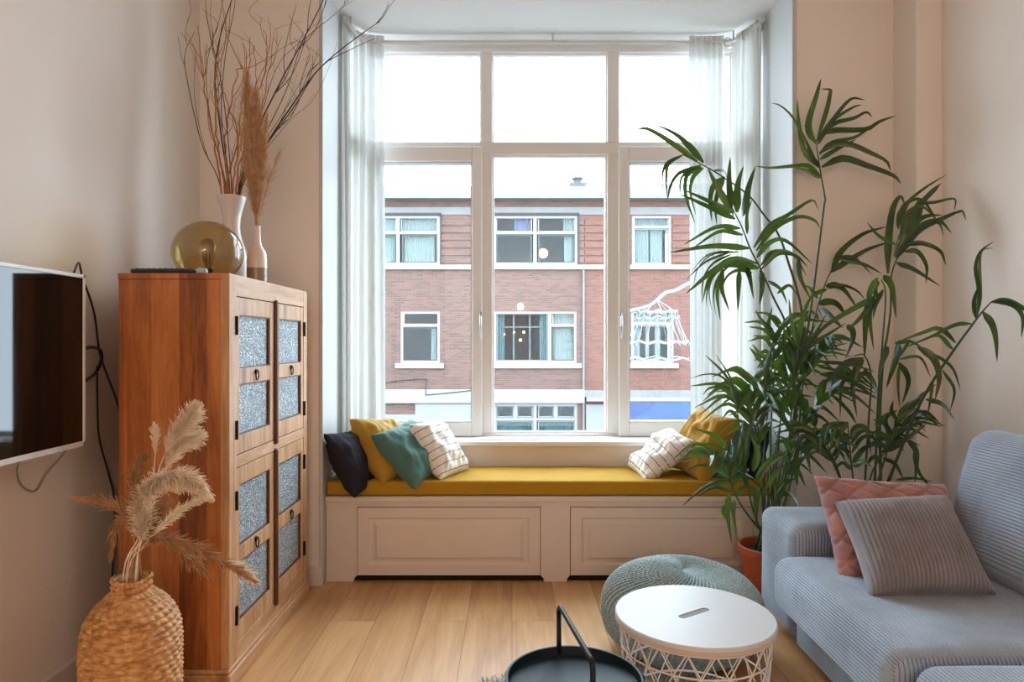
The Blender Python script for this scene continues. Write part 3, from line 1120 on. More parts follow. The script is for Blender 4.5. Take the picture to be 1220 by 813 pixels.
vprof = [(0.045, 0), (0.060, 0.006), (0.070, 0.03), (0.072, 0.07), (0.067, 0.12), (0.054, 0.17), (0.040, 0.215), (0.034, 0.255), (0.037, 0.30), (0.048, 0.345), (0.061, 0.39)]


def vase(name, prof, c, z, mat, label, inner=0.004, n=56):
    pts = spline([(r, 0, h) for r, h in prof], 48)
    out = [(p.x, z + p.z) for p in pts]
    inn = [(max(0.002, r - inner), h + (0.004 if i == 0 else 0)) for i, (r, h) in enumerate(out)][::-1]
    inn = inn[:-4]
    o = MB().lathe(out + inn, c, n, True, True).build(name, mat, smooth=True)
    tag(o, label, 'vase')
    return o


M['ceramic'] = plain('white_ceramic', srgb(214, 206, 200), 0.22, nscale=4, namp=0.02)
VX, VY = -1.21, 2.90
vase('ceramic_vase', vprof, (VX, VY), CT, M['ceramic'], 'tall white waisted ceramic vase with flared rim, holding bare twigs')
t = NT('two_tone_glaze')
tc = t.n('ShaderNodeTexCoord')
sp = t.n('ShaderNodeSeparateXYZ')
t.l(tc.outputs['Object'], sp.inputs[0])
f = t.math('GREATER_THAN', sp.outputs[2], CT + 0.069)
t.l(t.mix(f, srgb(148, 126, 108), srgb(222, 206, 196)), t.b.inputs['Base Color'])
t.b.inputs['Roughness'].default_value = 0.25
BX, BY = -1.06, 2.79
vase('bottle_vase', [(0.030, 0), (0.038, 0.004), (0.0405, 0.02), (0.0405, 0.08), (0.039, 0.12), (0.033, 0.142), (0.022, 0.160), (0.0165, 0.18), (0.0145, 0.21), (0.0145, 0.238), (0.016, 0.245)], (BX, BY), CT, t.m, 'slender two-tone ceramic bottle, grey-brown below and pale above, holding pampas', 0.003)

M['twig_tan'] = plain('twig_tan', srgb(168, 108, 62), 0.7, nscale=40, namp=0.2, bump=0.2)
M['twig_dark'] = plain('twig_dark', srgb(52, 34, 26), 0.7, nscale=40, namp=0.2, bump=0.2)
vt = (VX, VY)
rnd = random.Random(5)


def branch(mb, pts, r0, r1, kids=0, klen=0.2, seed=0, curl=0.0):
    R = random.Random(seed)
    s = spline(pts, max(10, len(pts) * 6))
    if curl:
        for i, p in enumerate(s):
            w = min(1, i / 8)
            p.x += 0.55 * w * curl * noise.noise(Vector((i * 0.45, seed, 1)))
            p.y += 0.55 * w * curl * noise.noise(Vector((i * 0.45, seed, 9)))
    for p in s:
        p.z = min(p.z, 2.94)
    mb.tube(s, r0, 6, r1=r1)
    for k in range(kids):
        i = R.randint(len(s) // 3, len(s) - 3)
        t_ = (s[i + 1] - s[i]).normalized()
        d = (t_ + Vector((R.uniform(-.6, .6), R.uniform(-.4, .4), R.uniform(-.1, .5)))).normalized()
        L = klen * R.uniform(0.5, 1.2)
        q = [s[i], s[i] + d * L * 0.4, s[i] + (d * 0.7 + t_ * 0.3 + Vector((0, 0, .2))) * L * 0.75, s[i] + (d * .5 + t_ * .5 + Vector((R.uniform(-.15, .15), 0, .3))) * L]
        for p in q:
            p.z = min(p.z, 2.94)
        mb.tube(spline(q, 10), r0 * 0.42, 5, r1=r1 * 0.6)
        if R.random() < 0.6 and q[2].z < 2.75:
            m_ = q[2]
            mb.tube(spline([m_, m_ + Vector((R.uniform(-.05, .05), R.uniform(-.03, .03), .06)), m_ + Vector((R.uniform(-.1, .1), R.uniform(-.05, .05), .13))], 7), r0 * 0.3, 5, r1=r1 * 0.5)


def twigs(name, lines, mat, label, grp, y0=VY):
    root_ = empty(name, (VX, VY, CT + 0.39), label, 'branches')
    for k, (pix, r0, kids, kl, curl) in enumerate(lines):
        mb = MB()
        pts = [Vector((VX + 0.6 * ((pix[0][0] - 276) / F * VY) * 0.6, VY + (k % 5 - 2) * 0.008, CT + 0.02))]
        dy = (pix[0][2] if len(pix[0]) > 2 else 0)
        for i, p in enumerate(pix):
            f_ = i / max(1, len(pix) - 1)
            yy = y0 + f_ * (p[2] if len(p) > 2 else 0.0)
            pts.append(P(p[0], p[1], yy))
        # through the vase mouth
        pts[1] = Vector((min(VX + 0.045, max(VX - 0.045, pts[1].x)), min(VY + 0.035, max(VY - 0.035, pts[1].y)), pts[1].z))
        branch(mb, pts, r0, r0 * 0.35, kids, kl, seed=k * 7 + len(name), curl=curl)
        mb.build('twig', mat, root_, smooth=True)
    return root_


twigs('curly_twigs', [
    (((264, 228), (255, 170), (247, 125), (240, 80), (236, 30)), 0.0050, 3, .16, .02),
    (((268, 228), (262, 190), (258, 160), (256, 110), (258, 70)), 0.0055, 4, .2, .02),
    (((272, 228), (268, 180), (272, 140), (282, 90), (288, 78)), 0.0055, 4, .2, .025),
    (((277, 228), (282, 190), (286, 140), (296, 85), (298, 45)), 0.0050, 4, .18, .03),
    (((281, 228), (292, 170), (300, 120), (312, 100), (318, 60), (316, 36)), 0.0048, 4, .16, .03),
    (((284, 229), (290, 200), (297, 160), (304, 110), (303, 55)), 0.0045, 3, .15, .03),
    (((287, 229), (300, 180), (310, 140), (316, 110), (326, 45)), 0.0042, 3, .15, .025),
    (((270, 228), (275, 200), (283, 160), (270, 120), (262, 100)), 0.0050, 2, .12, .02),
], M['twig_tan'], 'thick tan curly twigs standing upright in the white vase', 'x')
twigs('dark_twigs', [
    (((262, 228, -.05), (240, 170, -.05), (222, 90, -.05), (221, 62, -.08), (232, 38, -.1)), 0.0028, 2, .12, .0),
    (((263, 228), (245, 180), (232, 120), (233, 66)), 0.0020, 1, .1, .0),
    (((272, 228), (262, 150), (256, 90), (262, 45), (276, 0), (285, -30)), 0.0042, 7, .22, .0),
    (((276, 228), (270, 150), (262, 90), (248, 30), (243, -20)), 0.0028, 4, .2, .0),
    (((274, 228), (264, 140), (268, 70), (279, 10), (282, -25)), 0.0028, 4, .2, .0),
    (((270, 228), (252, 150), (246, 80), (262, 20), (268, -20)), 0.0022, 3, .2, .0),
    (((285, 229), (305, 160, .05), (333, 100, .08), (360, 50, .12), (385, 0, .15), (392, -25, .18)), 0.0044, 6, .24, .0),
    (((286, 229), (322, 165, .05), (345, 130, .10), (375, 88, .15), (405, 60, .2), (440, 34, .24), (452, 26, .25)), 0.0046, 5, .26, .0),
    (((284, 229), (318, 172, .03), (350, 128, .10), (382, 80, .15), (420, 58, .2), (446, 46, .22)), 0.0036, 3, .2, .0),
    (((283, 229), (310, 140), (330, 80), (352, 55), (372, 40)), 0.0018, 1, .2, .0),
    (((283, 229), (316, 168), (340, 130), (362, 92), (386, 70)), 0.0018, 1, .2, .0),
    (((286, 229), (340, 150, .05), (372, 120, .1), (390, 85, .14), (402, 50, .18)), 0.0016, 1, .2, .0),
    (((284, 229), (300, 120), (318, 75), (340, 55), (362, 48)), 0.0018, 1, .16, .0),
    (((287, 229), (340, 110, .05), (362, 50, .1), (398, 18, .15), (425, -10, .2)), 0.0024, 2, .2, .0),
], M['twig_dark'], 'thin dark twigs fanning wide out of the white vase', 'x')


# ---------------- pampas ----------------
def plume_mat(name, a, b_):
    t = NT(name)
    nz = t.n('ShaderNodeTexNoise', Scale=35.0, Detail=3.0)
    t.l(t.coords(), nz.inputs['Vector'])
    t.l(t.ramp(nz.outputs['Fac'], [(0.3, a), (0.7, b_)]), t.b.inputs['Base Color'])
    t.b.inputs['Roughness'].default_value = 0.9
    t.b.inputs['Sheen Weight'].default_value = 0.3
    return t.m


M['pampas'] = plume_mat('pampas_straw', srgb(168, 122, 80), srgb(214, 172, 128))
M['plume'] = plume_mat('plume_pale', srgb(222, 198, 168), srgb(250, 238, 220))
M['plume_tan'] = plume_mat('plume_tan', srgb(150, 104, 62), srgb(192, 146, 98))


def plume(mb, path, rad, count, length, seed, droop=0.4, start=0.15, w=0.0011, clump=0, segs=3, fwd=0.75, curl=0.2):
    """feathery head: many fine strands leaving a curved axis"""
    R = random.Random(seed)
    ax = spline(path, 40)
    mb.tube(ax, 0.0022, 5, r1=0.001)
    for i in range(count):
        f = start + (1 - start) * R.random() ** 0.85
        k = f * (len(ax) - 1)
        j = min(int(k), len(ax) - 2)
        p = ax[j].lerp(ax[j + 1], k - j)
        t_ = (ax[j + 1] - ax[j]).normalized()
        o_ = t_.orthogonal().normalized()
        a = R.uniform(0, 2 * PI)
        o_ = (Matrix.Rotation(a, 3, t_) @ o_)
        env = math.sin(PI * min(1, max(0.04, (f - start) / (1 - start)) ** 0.75)) ** 0.7 + 0.15
        L = length * R.uniform(0.5, 1.15) * (0.45 + 0.55 * env)
        d = (t_ * fwd + o_ * rad * env * R.uniform(0.5, 1.3)).normalized()
        sd = d.cross(Vector((R.uniform(-1, 1), R.uniform(-1, 1), R.uniform(-1, 1)))).normalized()
        pts = [p]
        q = p.copy()
        dd = d.copy()
        for s_ in range(segs):
            q = q + dd * (L / segs)
            dd = (dd + Vector((R.uniform(-curl, curl), R.uniform(-curl, curl), R.uniform(-curl, curl) - droop)) * 0.55).normalized()
            pts.append(q.copy())
        vs, fs = [], []
        nrm = d.cross(sd).normalized()
        for m_, pp in enumerate(pts):
            ww = w * (1 - 0.75 * m_ / len(pts))
            vs += [pp + sd * ww, pp - sd * ww * 0.5 + nrm * ww * 0.8, pp - sd * ww * 0.5 - nrm * ww * 0.8]
        for m_ in range(len(pts) - 1):
            b0 = m_ * 3
            for e in range(3):
                g_ = (e + 1) % 3
                fs.append((b0 + e, b0 + g_, b0 + 3 + g_, b0 + 3 + e))
        mb.add(vs, fs)
    return mb


pg = empty('pampas_grass', (BX, BY, CT + 0.24), 'bundle of brown pampas plumes standing in the slim bottle', 'dried grass')
for k, (pix, rd, cnt, L) in enumerate((
    (((305, 262), (302, 200), (297, 140), (294, 92)), 0.55, 1500, 0.075),
    (((305, 262), (307, 210), (308, 160), (306, 112)), 0.5, 1100, 0.07),
    (((306, 262), (311, 220), (315, 180), (318, 138)), 0.45, 500, 0.05),
    (((305, 262), (299, 225), (295, 185), (296, 140)), 0.5, 700, 0.06),
    (((306, 262), (315, 235), (324, 205), (333, 183)), 0.5, 130, 0.05),
)):
    yy = BY + (k - 2) * 0.012
    path = [Vector((BX, BY, CT + 0.03))] + [P(a, b_, yy) for a, b_ in pix]
    path[1] = Vector((BX + (k - 2) * 0.003, BY, CT + 0.243))
    plume(MB(), path, rd, cnt, L, 40 + k, droop=0.15, start=0.29, w=0.0010, fwd=0.85).build('plume', M['pampas'], pg, fix=False)

# ---------------- woven floor vase ----------------
WX_, WY_ = -1.132, 2.0
prof = [(0.10, 0.0), (0.118, 0.01), (0.127, 0.05), (0.131, 0.14), (0.132, 0.26), (0.130, 0.33), (0.120, 0.375), (0.098, 0.415), (0.068, 0.445), (0.052, 0.46), (0.049, 0.475), (0.052, 0.50)]
pr = spline([(r, 0, z) for r, z in prof], 420)
n_a = 300
vs, fs = [], []
row = 0.0185
for j, p in enumerate(pr):
    z = p.z
    rowi = math.floor(z / row)
    fz = z / row - rowi
    for i in range(n_a):
        a = 2 * PI * i / n_a
        # each row is a twisted rope: slanted strands
        tw = math.sin(a * 27 + fz * 2.6 + rowi * 2.3)
        rope = math.sin(PI * fz) ** 0.6
        bump = 0.0095 * rope * (0.40 + 0.60 * max(0, 0.5 + 0.5 * tw) ** 0.7) + 0.0012 * noise.noise(Vector((a * 9, z * 60, 2)))
        rr = p.x + bump - 0.002
        zz = z + (0.004 * math.sin(a * 2 + 0.6) + 0.003 * noise.noise(Vector((a * 6, 0, 3)))) * (1 if z > 0.46 else 0)
        vs.append((WX_ + rr * math.cos(a), WY_ + rr * math.sin(a), max(0, zz)))
for j in range(len(pr) - 1):
    for i in range(n_a):
        k = (i + 1) % n_a
        fs.append((j * n_a + i, j * n_a + k, (j + 1) * n_a + k, (j + 1) * n_a + i))
fs.append(tuple(range(n_a))[::-1])
wv = MB().add(vs, fs)
# inside of the neck
inn = [(0.047, 0.497), (0.043, 0.47), (0.05, 0.44), (0.09, 0.40), (0.11, 0.3), (0.10, 0.02), (0.001, 0.015)]
wv.lathe(inn, (WX_, WY_), 40, False, False)
t = NT('water_hyacinth')
nz = t.n('ShaderNodeTexNoise', Scale=38.0, Detail=3.0)
t.l(t.coords((1, 1, 2.2)), nz.inputs['Vector'])
t.l(t.ramp(nz.outputs['Fac'], [(0.28, srgb(150, 98, 50)), (0.5, srgb(200, 148, 92)), (0.72, srgb(226, 186, 134))]), t.b.inputs['Base Color'])
t.b.inputs['Roughness'].default_value = 0.6
wo = wv.build('woven_vase', t.m, smooth=True, fix=False)
tag(wo, 'large honey coloured woven floor vase in front of the teak cupboard', 'vase')

# plumes in the woven vase
gp = empty('dried_plumes', (WX_, WY_, 0.5), 'dry pale plumes and wispy reed grass arching out of the woven vase', 'dried grass')


def vp(px, py, dy=0.0):
    return P(px, py, WY_ + dy)


vm = Vector((WX_, WY_, 0.49))
vb = Vector((WX_, WY_, 0.06))
for k, (pix, rd, cnt, L, st, mt, dr) in enumerate((
    (((165, 640), (172, 600), (185, 577), (205, 570), (228, 573), (248, 590)), 0.75, 1000, 0.050, 0.42, 'plume', 0.5),
    (((168, 640), (166, 610), (172, 590), (182, 578)), 0.6, 420, 0.045, 0.45, 'plume', 0.5),
    (((168, 640), (186, 570), (202, 530), (222, 505), (232, 488)), 0.65, 620, 0.05, 0.62, 'plume', 0.1),
    (((170, 640), (192, 575), (212, 535), (236, 520)), 0.6, 420, 0.05, 0.66, 'plume', 0.2),
    (((168, 640), (182, 570), (185, 530), (184, 508)), 0.35, 170, 0.025, 0.72, 'plume', 0.1),
    (((160, 650), (150, 615), (125, 600), (93, 594)), 0.4, 170, 0.045, 0.45, 'plume_tan', 0.1),
    (((160, 650), (152, 620), (138, 630), (132, 664)), 0.45, 150, 0.035, 0.5, 'plume_tan', 0.5),
    (((170, 655), (190, 640), (225, 650), (262, 668), (300, 690)), 0.35, 260, 0.05, 0.45, 'plume_tan', 0.1),
    (((262, 668), (280, 675), (303, 692)), 0.45, 200, 0.04, 0.1, 'plume', 0.1),
    (((172, 650), (195, 625), (220, 605), (243, 595)), 0.35, 220, 0.035, 0.45, 'plume', 0.1),
    (((170, 655), (200, 645), (225, 665), (246, 684)), 0.4, 200, 0.05, 0.4, 'plume_tan', 0.2),
    (((160, 650), (158, 600), (163, 560), (172, 545)), 0.4, 240, 0.045, 0.5, 'plume_tan', 0.1),
    (((164, 650), (168, 640), (172, 615), (168, 590)), 0.75, 420, 0.05, 0.5, 'plume', 0.4),
    (((168, 655), (178, 640), (186, 620), (196, 600)), 0.6, 300, 0.05, 0.4, 'plume_tan', 0.3),
)):
    dy = 0.02 * ((k * 37) % 7 - 3)
    pts = [vp(a, b_, dy * (i / 3)) for i, (a, b_) in enumerate(pix)]
    if k == 8:
        path = pts
    else:
        path = [vb, vm + Vector(((k % 4 - 1.5) * 0.012, (k % 3 - 1) * 0.015, 0.0))] + pts[0:]
    plume(MB(), path, rd, int(cnt * 1.6), L, 90 + k, droop=dr, start=st, w=0.0019, fwd=0.7, curl=0.42).build('plume', M[mt], gp, fix=False)


# ---------------- sofa ----------------
def cord_mat(name, col, valley, pitch=0.0115):
    t = NT(name)
    tc = t.n('ShaderNodeTexCoord')
    geo = t.n('ShaderNodeNewGeometry')
    n1 = t.n('ShaderNodeTexNoise', Scale=3.5, Detail=5.0)
    t.l(tc.outputs['Object'], n1.inputs['Vector'])
    # brushed patches in the pile
    n2 = t.n('ShaderNodeTexNoise', Scale=260.0, Detail=2.0)
    t.l(tc.outputs['Object'], n2.inputs['Vector'])
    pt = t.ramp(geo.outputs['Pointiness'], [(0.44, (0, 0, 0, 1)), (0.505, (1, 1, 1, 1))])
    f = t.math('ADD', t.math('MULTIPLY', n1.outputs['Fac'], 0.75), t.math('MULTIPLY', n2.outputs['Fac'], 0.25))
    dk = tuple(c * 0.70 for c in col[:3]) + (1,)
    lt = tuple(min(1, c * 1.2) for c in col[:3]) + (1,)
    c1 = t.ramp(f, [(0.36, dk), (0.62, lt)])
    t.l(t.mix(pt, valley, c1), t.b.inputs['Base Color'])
    t.b.inputs['Roughness'].default_value = 0.8
    t.b.inputs['Sheen Weight'].default_value = 0.45
    t.b.inputs['Sheen Roughness'].default_value = 0.4
    t.bump(n2.outputs['Fac'], 0.25, 0.001)
    return t.m


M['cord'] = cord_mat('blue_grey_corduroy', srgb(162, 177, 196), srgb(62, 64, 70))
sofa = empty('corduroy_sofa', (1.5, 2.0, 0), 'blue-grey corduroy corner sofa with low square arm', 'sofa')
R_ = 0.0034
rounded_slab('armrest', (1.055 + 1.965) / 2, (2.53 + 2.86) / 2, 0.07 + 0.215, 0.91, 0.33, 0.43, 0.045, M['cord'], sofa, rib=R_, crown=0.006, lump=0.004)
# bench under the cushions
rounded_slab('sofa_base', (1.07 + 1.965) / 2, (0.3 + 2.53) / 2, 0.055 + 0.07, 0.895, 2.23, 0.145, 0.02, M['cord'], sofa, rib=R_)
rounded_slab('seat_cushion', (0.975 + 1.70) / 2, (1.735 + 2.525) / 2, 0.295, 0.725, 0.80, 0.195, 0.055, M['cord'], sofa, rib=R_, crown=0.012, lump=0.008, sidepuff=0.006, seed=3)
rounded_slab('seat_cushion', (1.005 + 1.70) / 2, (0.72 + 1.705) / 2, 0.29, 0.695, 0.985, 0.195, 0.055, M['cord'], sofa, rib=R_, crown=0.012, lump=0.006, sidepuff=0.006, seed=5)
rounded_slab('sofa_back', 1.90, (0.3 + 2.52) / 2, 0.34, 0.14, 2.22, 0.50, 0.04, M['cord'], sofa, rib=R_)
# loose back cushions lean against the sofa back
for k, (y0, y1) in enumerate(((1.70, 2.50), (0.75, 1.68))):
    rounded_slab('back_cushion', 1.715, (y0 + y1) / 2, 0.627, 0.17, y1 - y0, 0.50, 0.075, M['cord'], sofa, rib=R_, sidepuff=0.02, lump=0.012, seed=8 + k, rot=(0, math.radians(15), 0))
for x, y in ((1.15, 2.62), (1.15, 1.2), (1.88, 2.62), (1.88, 1.2), (1.15, 0.45), (1.88, 0.45)):
    z1 = 0.075 if y > 2.5 else 0.06
    MB().box(x - 0.025, x + 0.025, y - 0.025, y + 0.025, 0, z1).build('foot', M['black'], sofa, bevel=0.004)

t = NT('dusty_pink_velvet')
nz = t.n('ShaderNodeTexNoise', Scale=12.0, Detail=4.0)
t.l(t.coords(), nz.inputs['Vector'])
t.l(t.ramp(nz.outputs['Fac'], [(0.3, srgb(138, 90, 86)), (0.7, srgb(176, 126, 120))]), t.b.inputs['Base Color'])
t.b.inputs['Roughness'].default_value = 0.55
t.b.inputs['Sheen Weight'].default_value = 0.7
t.b.inputs['Sheen Roughness'].default_value = 0.35
M['pink'] = t.m
pillow('cushion', P(961, 567, 2.49), P(1118, 577, 2.50), P(1008, 694, 2.27), 0.16, M['pink'], 'dusty pink quilted velvet cushion leaning on the sofa arm', seed=12, quilt=True, n=90, pinch=0.05, wrinkle=0.006)
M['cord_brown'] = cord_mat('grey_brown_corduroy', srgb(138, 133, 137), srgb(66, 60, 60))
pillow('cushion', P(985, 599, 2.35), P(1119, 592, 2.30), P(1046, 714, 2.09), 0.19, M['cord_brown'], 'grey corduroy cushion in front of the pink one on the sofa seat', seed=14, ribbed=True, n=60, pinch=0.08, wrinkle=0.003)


# ---------------- knitted pouf ----------------
def pouf(cx, cy, r, h):
    na, nt = 220 * 2, 120
    vs, fs = [], []
    ribs = 70
    for j in range(nt + 1):
        f = j / nt
        a = -PI / 2 + PI * f
        ca, sa = math.cos(a), math.sin(a)
        ex = 0.72
        rr = r * math.copysign(abs(ca) ** ex, ca) if abs(ca) > 1e-9 else 0
        zz = h / 2 + h / 2 * math.copysign(abs(sa) ** 0.86, sa)
        dimple = 0.014 * math.exp(-(rr / 0.03) ** 2)
        if sa > 0:
            zz -= dimple
        for i in range(na):
            b_ = 2 * PI * i / na + 0.9 * (1 - rr / r) * 1.2 * (1 if sa > 0 else -1)
            knit = (0.5 + 0.5 * math.cos(ribs * 2 * PI * i / na))
            st = 0.5 + 0.5 * math.cos(2 * PI * (f * 64) + (PI if int(ribs * i / na) % 2 else 0))
            amp = 0.0085 * min(1, rr / (r * 0.35))
            d = amp * (knit ** 0.6 + 0.35 * st * knit)
            vs.append((cx + (rr + d * abs(ca)) * math.cos(b_), cy + (rr + d * abs(ca)) * math.sin(b_), max(0.004, zz + d * sa)))
    for j in range(nt):
        for i in range(na):
            k = (i + 1) % na
            fs.append((j * na + i, j * na + k, (j + 1) * na + k, (j + 1) * na + i))
    return MB().add(vs, fs)


t = NT('grey_green_knit')
nz = t.n('ShaderNodeTexNoise', Scale=160.0, Detail=2.0)
t.l(t.coords(), nz.inputs['Vector'])
t.l(t.ramp(nz.outputs['Fac'], [(0.3, srgb(112, 130, 130)), (0.7, srgb(166, 184, 184))]), t.b.inputs['Base Color'])
t.b.inputs['Roughness'].default_value = 0.95
t.b.inputs['Sheen Weight'].default_value = 0.3
t.bump(nz.outputs['Fac'], 0.5, 0.003)
po = pouf(0.655, 2.60, 0.30, 0.325).build('knitted_pouf', t.m, smooth=True, fix=True)
tag(po, 'round grey-green knitted pouf behind the white wire table', 'pouf')

# ---------------- white wire table ----------------
TX, TYc, TR, TH = 0.522, 1.925, 0.2235, 0.42
M['wire_white'] = plain('white_powder_coat', srgb(226, 220, 214), 0.4, nscale=20, namp=0.02)
tb = empty('wire_side_table', (TX, TYc, 0), 'round white side table with a wire basket base and slotted lid', 'table')
# top with a slot
top_m = MB()
n = 96
sl = []
ang = math.radians(35)
for i in range(n):
    a = 2 * PI * i / n
    ca, sa = math.cos(a), math.sin(a)
    # slot outline (capsule), parameterised by the same angle
    x = 0.028 * (1 if ca > 0 else -1) + 0.0105 * ca
    # capsule support
    L_, w_ = 0.046, 0.0125
    d = Vector((ca, sa))
    sgn = max(-1, min(1, ca * 3))
    sl.append((L_ * sgn + w_ * ca, w_ * sa))
vs, fs = [], []
rot = Matrix.Rotation(math.radians(33), 2)
rings = []


def ring(r, z):
    return [(TX + r * math.cos(2 * PI * i / n), TYc + r * math.sin(2 * PI * i / n), z) for i in range(n)]


def slot(s_, z):
    out = []
    for i in range(n):
        a = 2 * PI * i / n
        q = rot @ Vector(sl[i])
        out.append((TX + q.x * s_, TYc + q.y * s_, z))
    return out


# rotate the slot so its vertices correspond with the ring's angles
sh = int(round(33 / 360 * n))
def slot2(s_, z):
    q = slot(s_, z)
    return q[-sh:] + q[:-sh]


rings = [slot2(1, TH - 0.012), slot2(1, TH), ring(TR - 0.003, TH), ring(TR, TH - 0.003), ring(TR, TH - 0.012)]
vs = [p for r_ in rings for p in r_]
for j in range(len(rings) - 1):
    for i in range(n):
        k = (i + 1) % n
        fs.append((j * n + i, j * n + k, (j + 1) * n + k, (j + 1) * n + i))
for i in range(n):
    k = (i + 1) % n
    fs.append((4 * n + i, 4 * n + k, k, i))
tt = MB().add(vs, fs).build('table_top', plain('white_lacquer', srgb(206, 208, 212), 0.4, nscale=4, namp=0.01), tb)
MB().lathe([(0.075, TH - 0.0118), (0.075, TH - 0.0016), (0.001, TH - 0.0015)], (TX, TYc), 32).build('slot_inlay_plate', plain('grey_lining', srgb(120, 116, 108), 0.6, nscale=20, namp=0.03), tb)  # grey inlay nearly flush with the top, filling the slot
er = MB().lathe([(TR - 0.03, TH - 0.024), (TR - 0.003, TH - 0.024), (TR + 0.0005, TH - 0.021), (TR + 0.0005, TH - 0.0125), (TR - 0.03, TH - 0.0125)], (TX, TYc), 96, True, True)
er.build('top_edge', plain('beige_edge', srgb(206, 186, 170), 0.5, nscale=10, namp=0.03), tb)


def rad(z):
    f = z / (TH - 0.024)
    return 0.176 + (TR - 0.012 - 0.176) * f ** 0.8


wm = MB()
zt_ = TH - 0.026
N_ = 18
for k in range(N_):
    for sgn in (1, -1):
        pts = []
        for i in range(15):
            f = i / 14
            a = 2 * PI * k / N_ + sgn * 2 * PI / N_ * 1.5 * (f - 0.5) * 2
            z = 0.004 + (zt_ - 0.004) * (1 - f)
            pts.append((TX + rad(z) * math.cos(a), TYc + rad(z) * math.sin(a), z))
        wm.tube(pts, 0.0021, 6)
wm.build('wire_lattice', M['wire_white'], tb, smooth=True)
for z, amp in ((0.006, 0), (zt_ - 0.004, 0), (0.33, 0.0), (0.245, 0.0), (0.16, 0.0), (0.08, 0)):
    pts = []
    for i in range(64):
        a = 2 * PI * i / 64
        pts.append((TX + rad(z) * math.cos(a), TYc + rad(z) * math.sin(a), z))
    MB().tube(pts, 0.0028, 6, closed=True).build('wire_ring', M['wire_white'], tb, smooth=True)

# ---------------- dark tray table ----------------
KX, KY, KR, KH = 0.152, 1.64, 0.168, 0.38
M['tray'] = plain('black_green_powder_coat', srgb(16, 34, 42), 0.5, nscale=40, namp=0.05, spec=0.25)
tr = empty('tray_table', (KX, KY, 0), 'round blackish metal tray table with a tall arched handle', 'table')
MB().lathe([(0.001, KH - 0.030), (KR - 0.008, KH - 0.030), (KR - 0.002, KH - 0.024), (KR, KH), (KR - 0.003, KH + 0.001), (KR - 0.006, KH), (KR - 0.009, KH - 0.020), (KR - 0.014, KH - 0.024), (0.001, KH - 0.024)], (KX, KY), 96, True, True).build('tray', M['tray'], tr, smooth=True)
autosmooth(tr.children[0], 40)
dirh = Vector((0.16, -1.0, 0)).normalized()
c = Vector((KX, KY, 0))
a_ = c - dirh * (KR - 0.004)
b_ = c + dirh * (KR - 0.004)
top = KH + 0.112
hp = [a_ + Vector((0, 0, KH - 0.03)), a_ + Vector((0, 0, top - 0.022))]
for i in range(6):
    t_ = i / 5 * PI / 2
    hp.append(a_ + dirh * (0.022 * (1 - math.cos(t_))) + Vector((0, 0, top - 0.022 + 0.022 * math.sin(t_))))
for i in range(6):
    t_ = (1 - i / 5) * PI / 2
    hp.append(b_ - dirh * (0.022 * (1 - math.cos(t_))) + Vector((0, 0, top - 0.022 + 0.022 * math.sin(t_))))
hp.append(b_ + Vector((0, 0, KH - 0.03)))
MB().tube(hp, 0.0065, 12).build('handle', M['tray'], tr, smooth=True)
side_ = Vector((-dirh.y, dirh.x, 0))
for d in (side_, -side_, dirh, -dirh):
    q = c + d * (KR + 0.006)
    MB().tube([q + Vector((0, 0, KH - 0.012)), q + Vector((0, 0, KH - 0.04)), c + d * (KR + 0.002) + Vector((0, 0, 0.17)), c + d * (KR + 0.01) + Vector((0, 0, 0.0))], 0.0062, 8).build('leg', M['tray'], tr, smooth=True)
MB().tube([c + Vector(((KR + 0.003) * math.cos(2 * PI * i / 48), (KR + 0.003) * math.sin(2 * PI * i / 48), 0.05)) for i in range(48)], 0.005, 8, closed=True).build('base_ring', M['tray'], tr, smooth=True)

# ---------------- shaggy rug ----------------
rugm = MB()
RX, RY, RR = 0.33, 1.72, 0.76
R = random.Random(2)
rugm.lathe([(RR - 0.01, 0.0), (RR, 0.004), (RR - 0.01, 0.012), (0.01, 0.014)], (RX, RY), 96)
for i in range(14000):
    rr = RR * math.sqrt(R.uniform(0.35, 1.0))
    a = R.uniform(0, 2 * PI)
    x, y = RX + rr * math.cos(a), RY + rr * math.sin(a)
    if y < 1.3:
        continue
    d = Vector((R.uniform(-1, 1), R.uniform(-1, 1), R.uniform(0.6, 1.6))).normalized() * R.uniform(0.014, 0.026)
    s_ = Vector((R.uniform(-1, 1), R.uniform(-1, 1), 0)).normalized() * 0.002
    p = Vector((x, y, 0.010))
    rugm.add([p - s_, p + s_, p + d * 0.6 + s_ * 0.8, p + d * 0.6 - s_ * 0.8, p + d], [(0, 1, 2, 3), (3, 2, 4)])
ro = rugm.build('shaggy_rug', plain('grey_wool_pile', srgb(180, 182, 180), 0.95, nscale=40, namp=0.12), fix=False)
tag(ro, 'round light grey shaggy rug under the tray table', 'rug')

# ---------------- palms ----------------
def leaf_mat():
    t = NT('palm_leaf')
    nz = t.n('ShaderNodeTexNoise', Scale=9.0, Detail=3.0)
    t.l(t.coords(), nz.inputs['Vector'])
    c = t.ramp(nz.outputs['Fac'], [(0.30, srgb(20, 36, 22)), (0.52, srgb(38, 58, 30)), (0.75, srgb(72, 90, 42))])
    t.l(c, t.b.inputs['Base Color'])
    t.b.inputs['Roughness'].default_value = 0.36
    t.b.inputs['Specular IOR Level'].default_value = 0.6
    tl = t.n('ShaderNodeBsdfTranslucent')
    tl.inputs['Color'].default_value = srgb(120, 170, 40)
    mx = t.n('ShaderNodeMixShader')
    mx.inputs[0].default_value = 0.12
    t.l(t.b.outputs[0], mx.inputs[1])
    t.l(tl.outputs[0], mx.inputs[2])
    t.l(mx.outputs[0], t.out.inputs['Surface'])
    return t.m


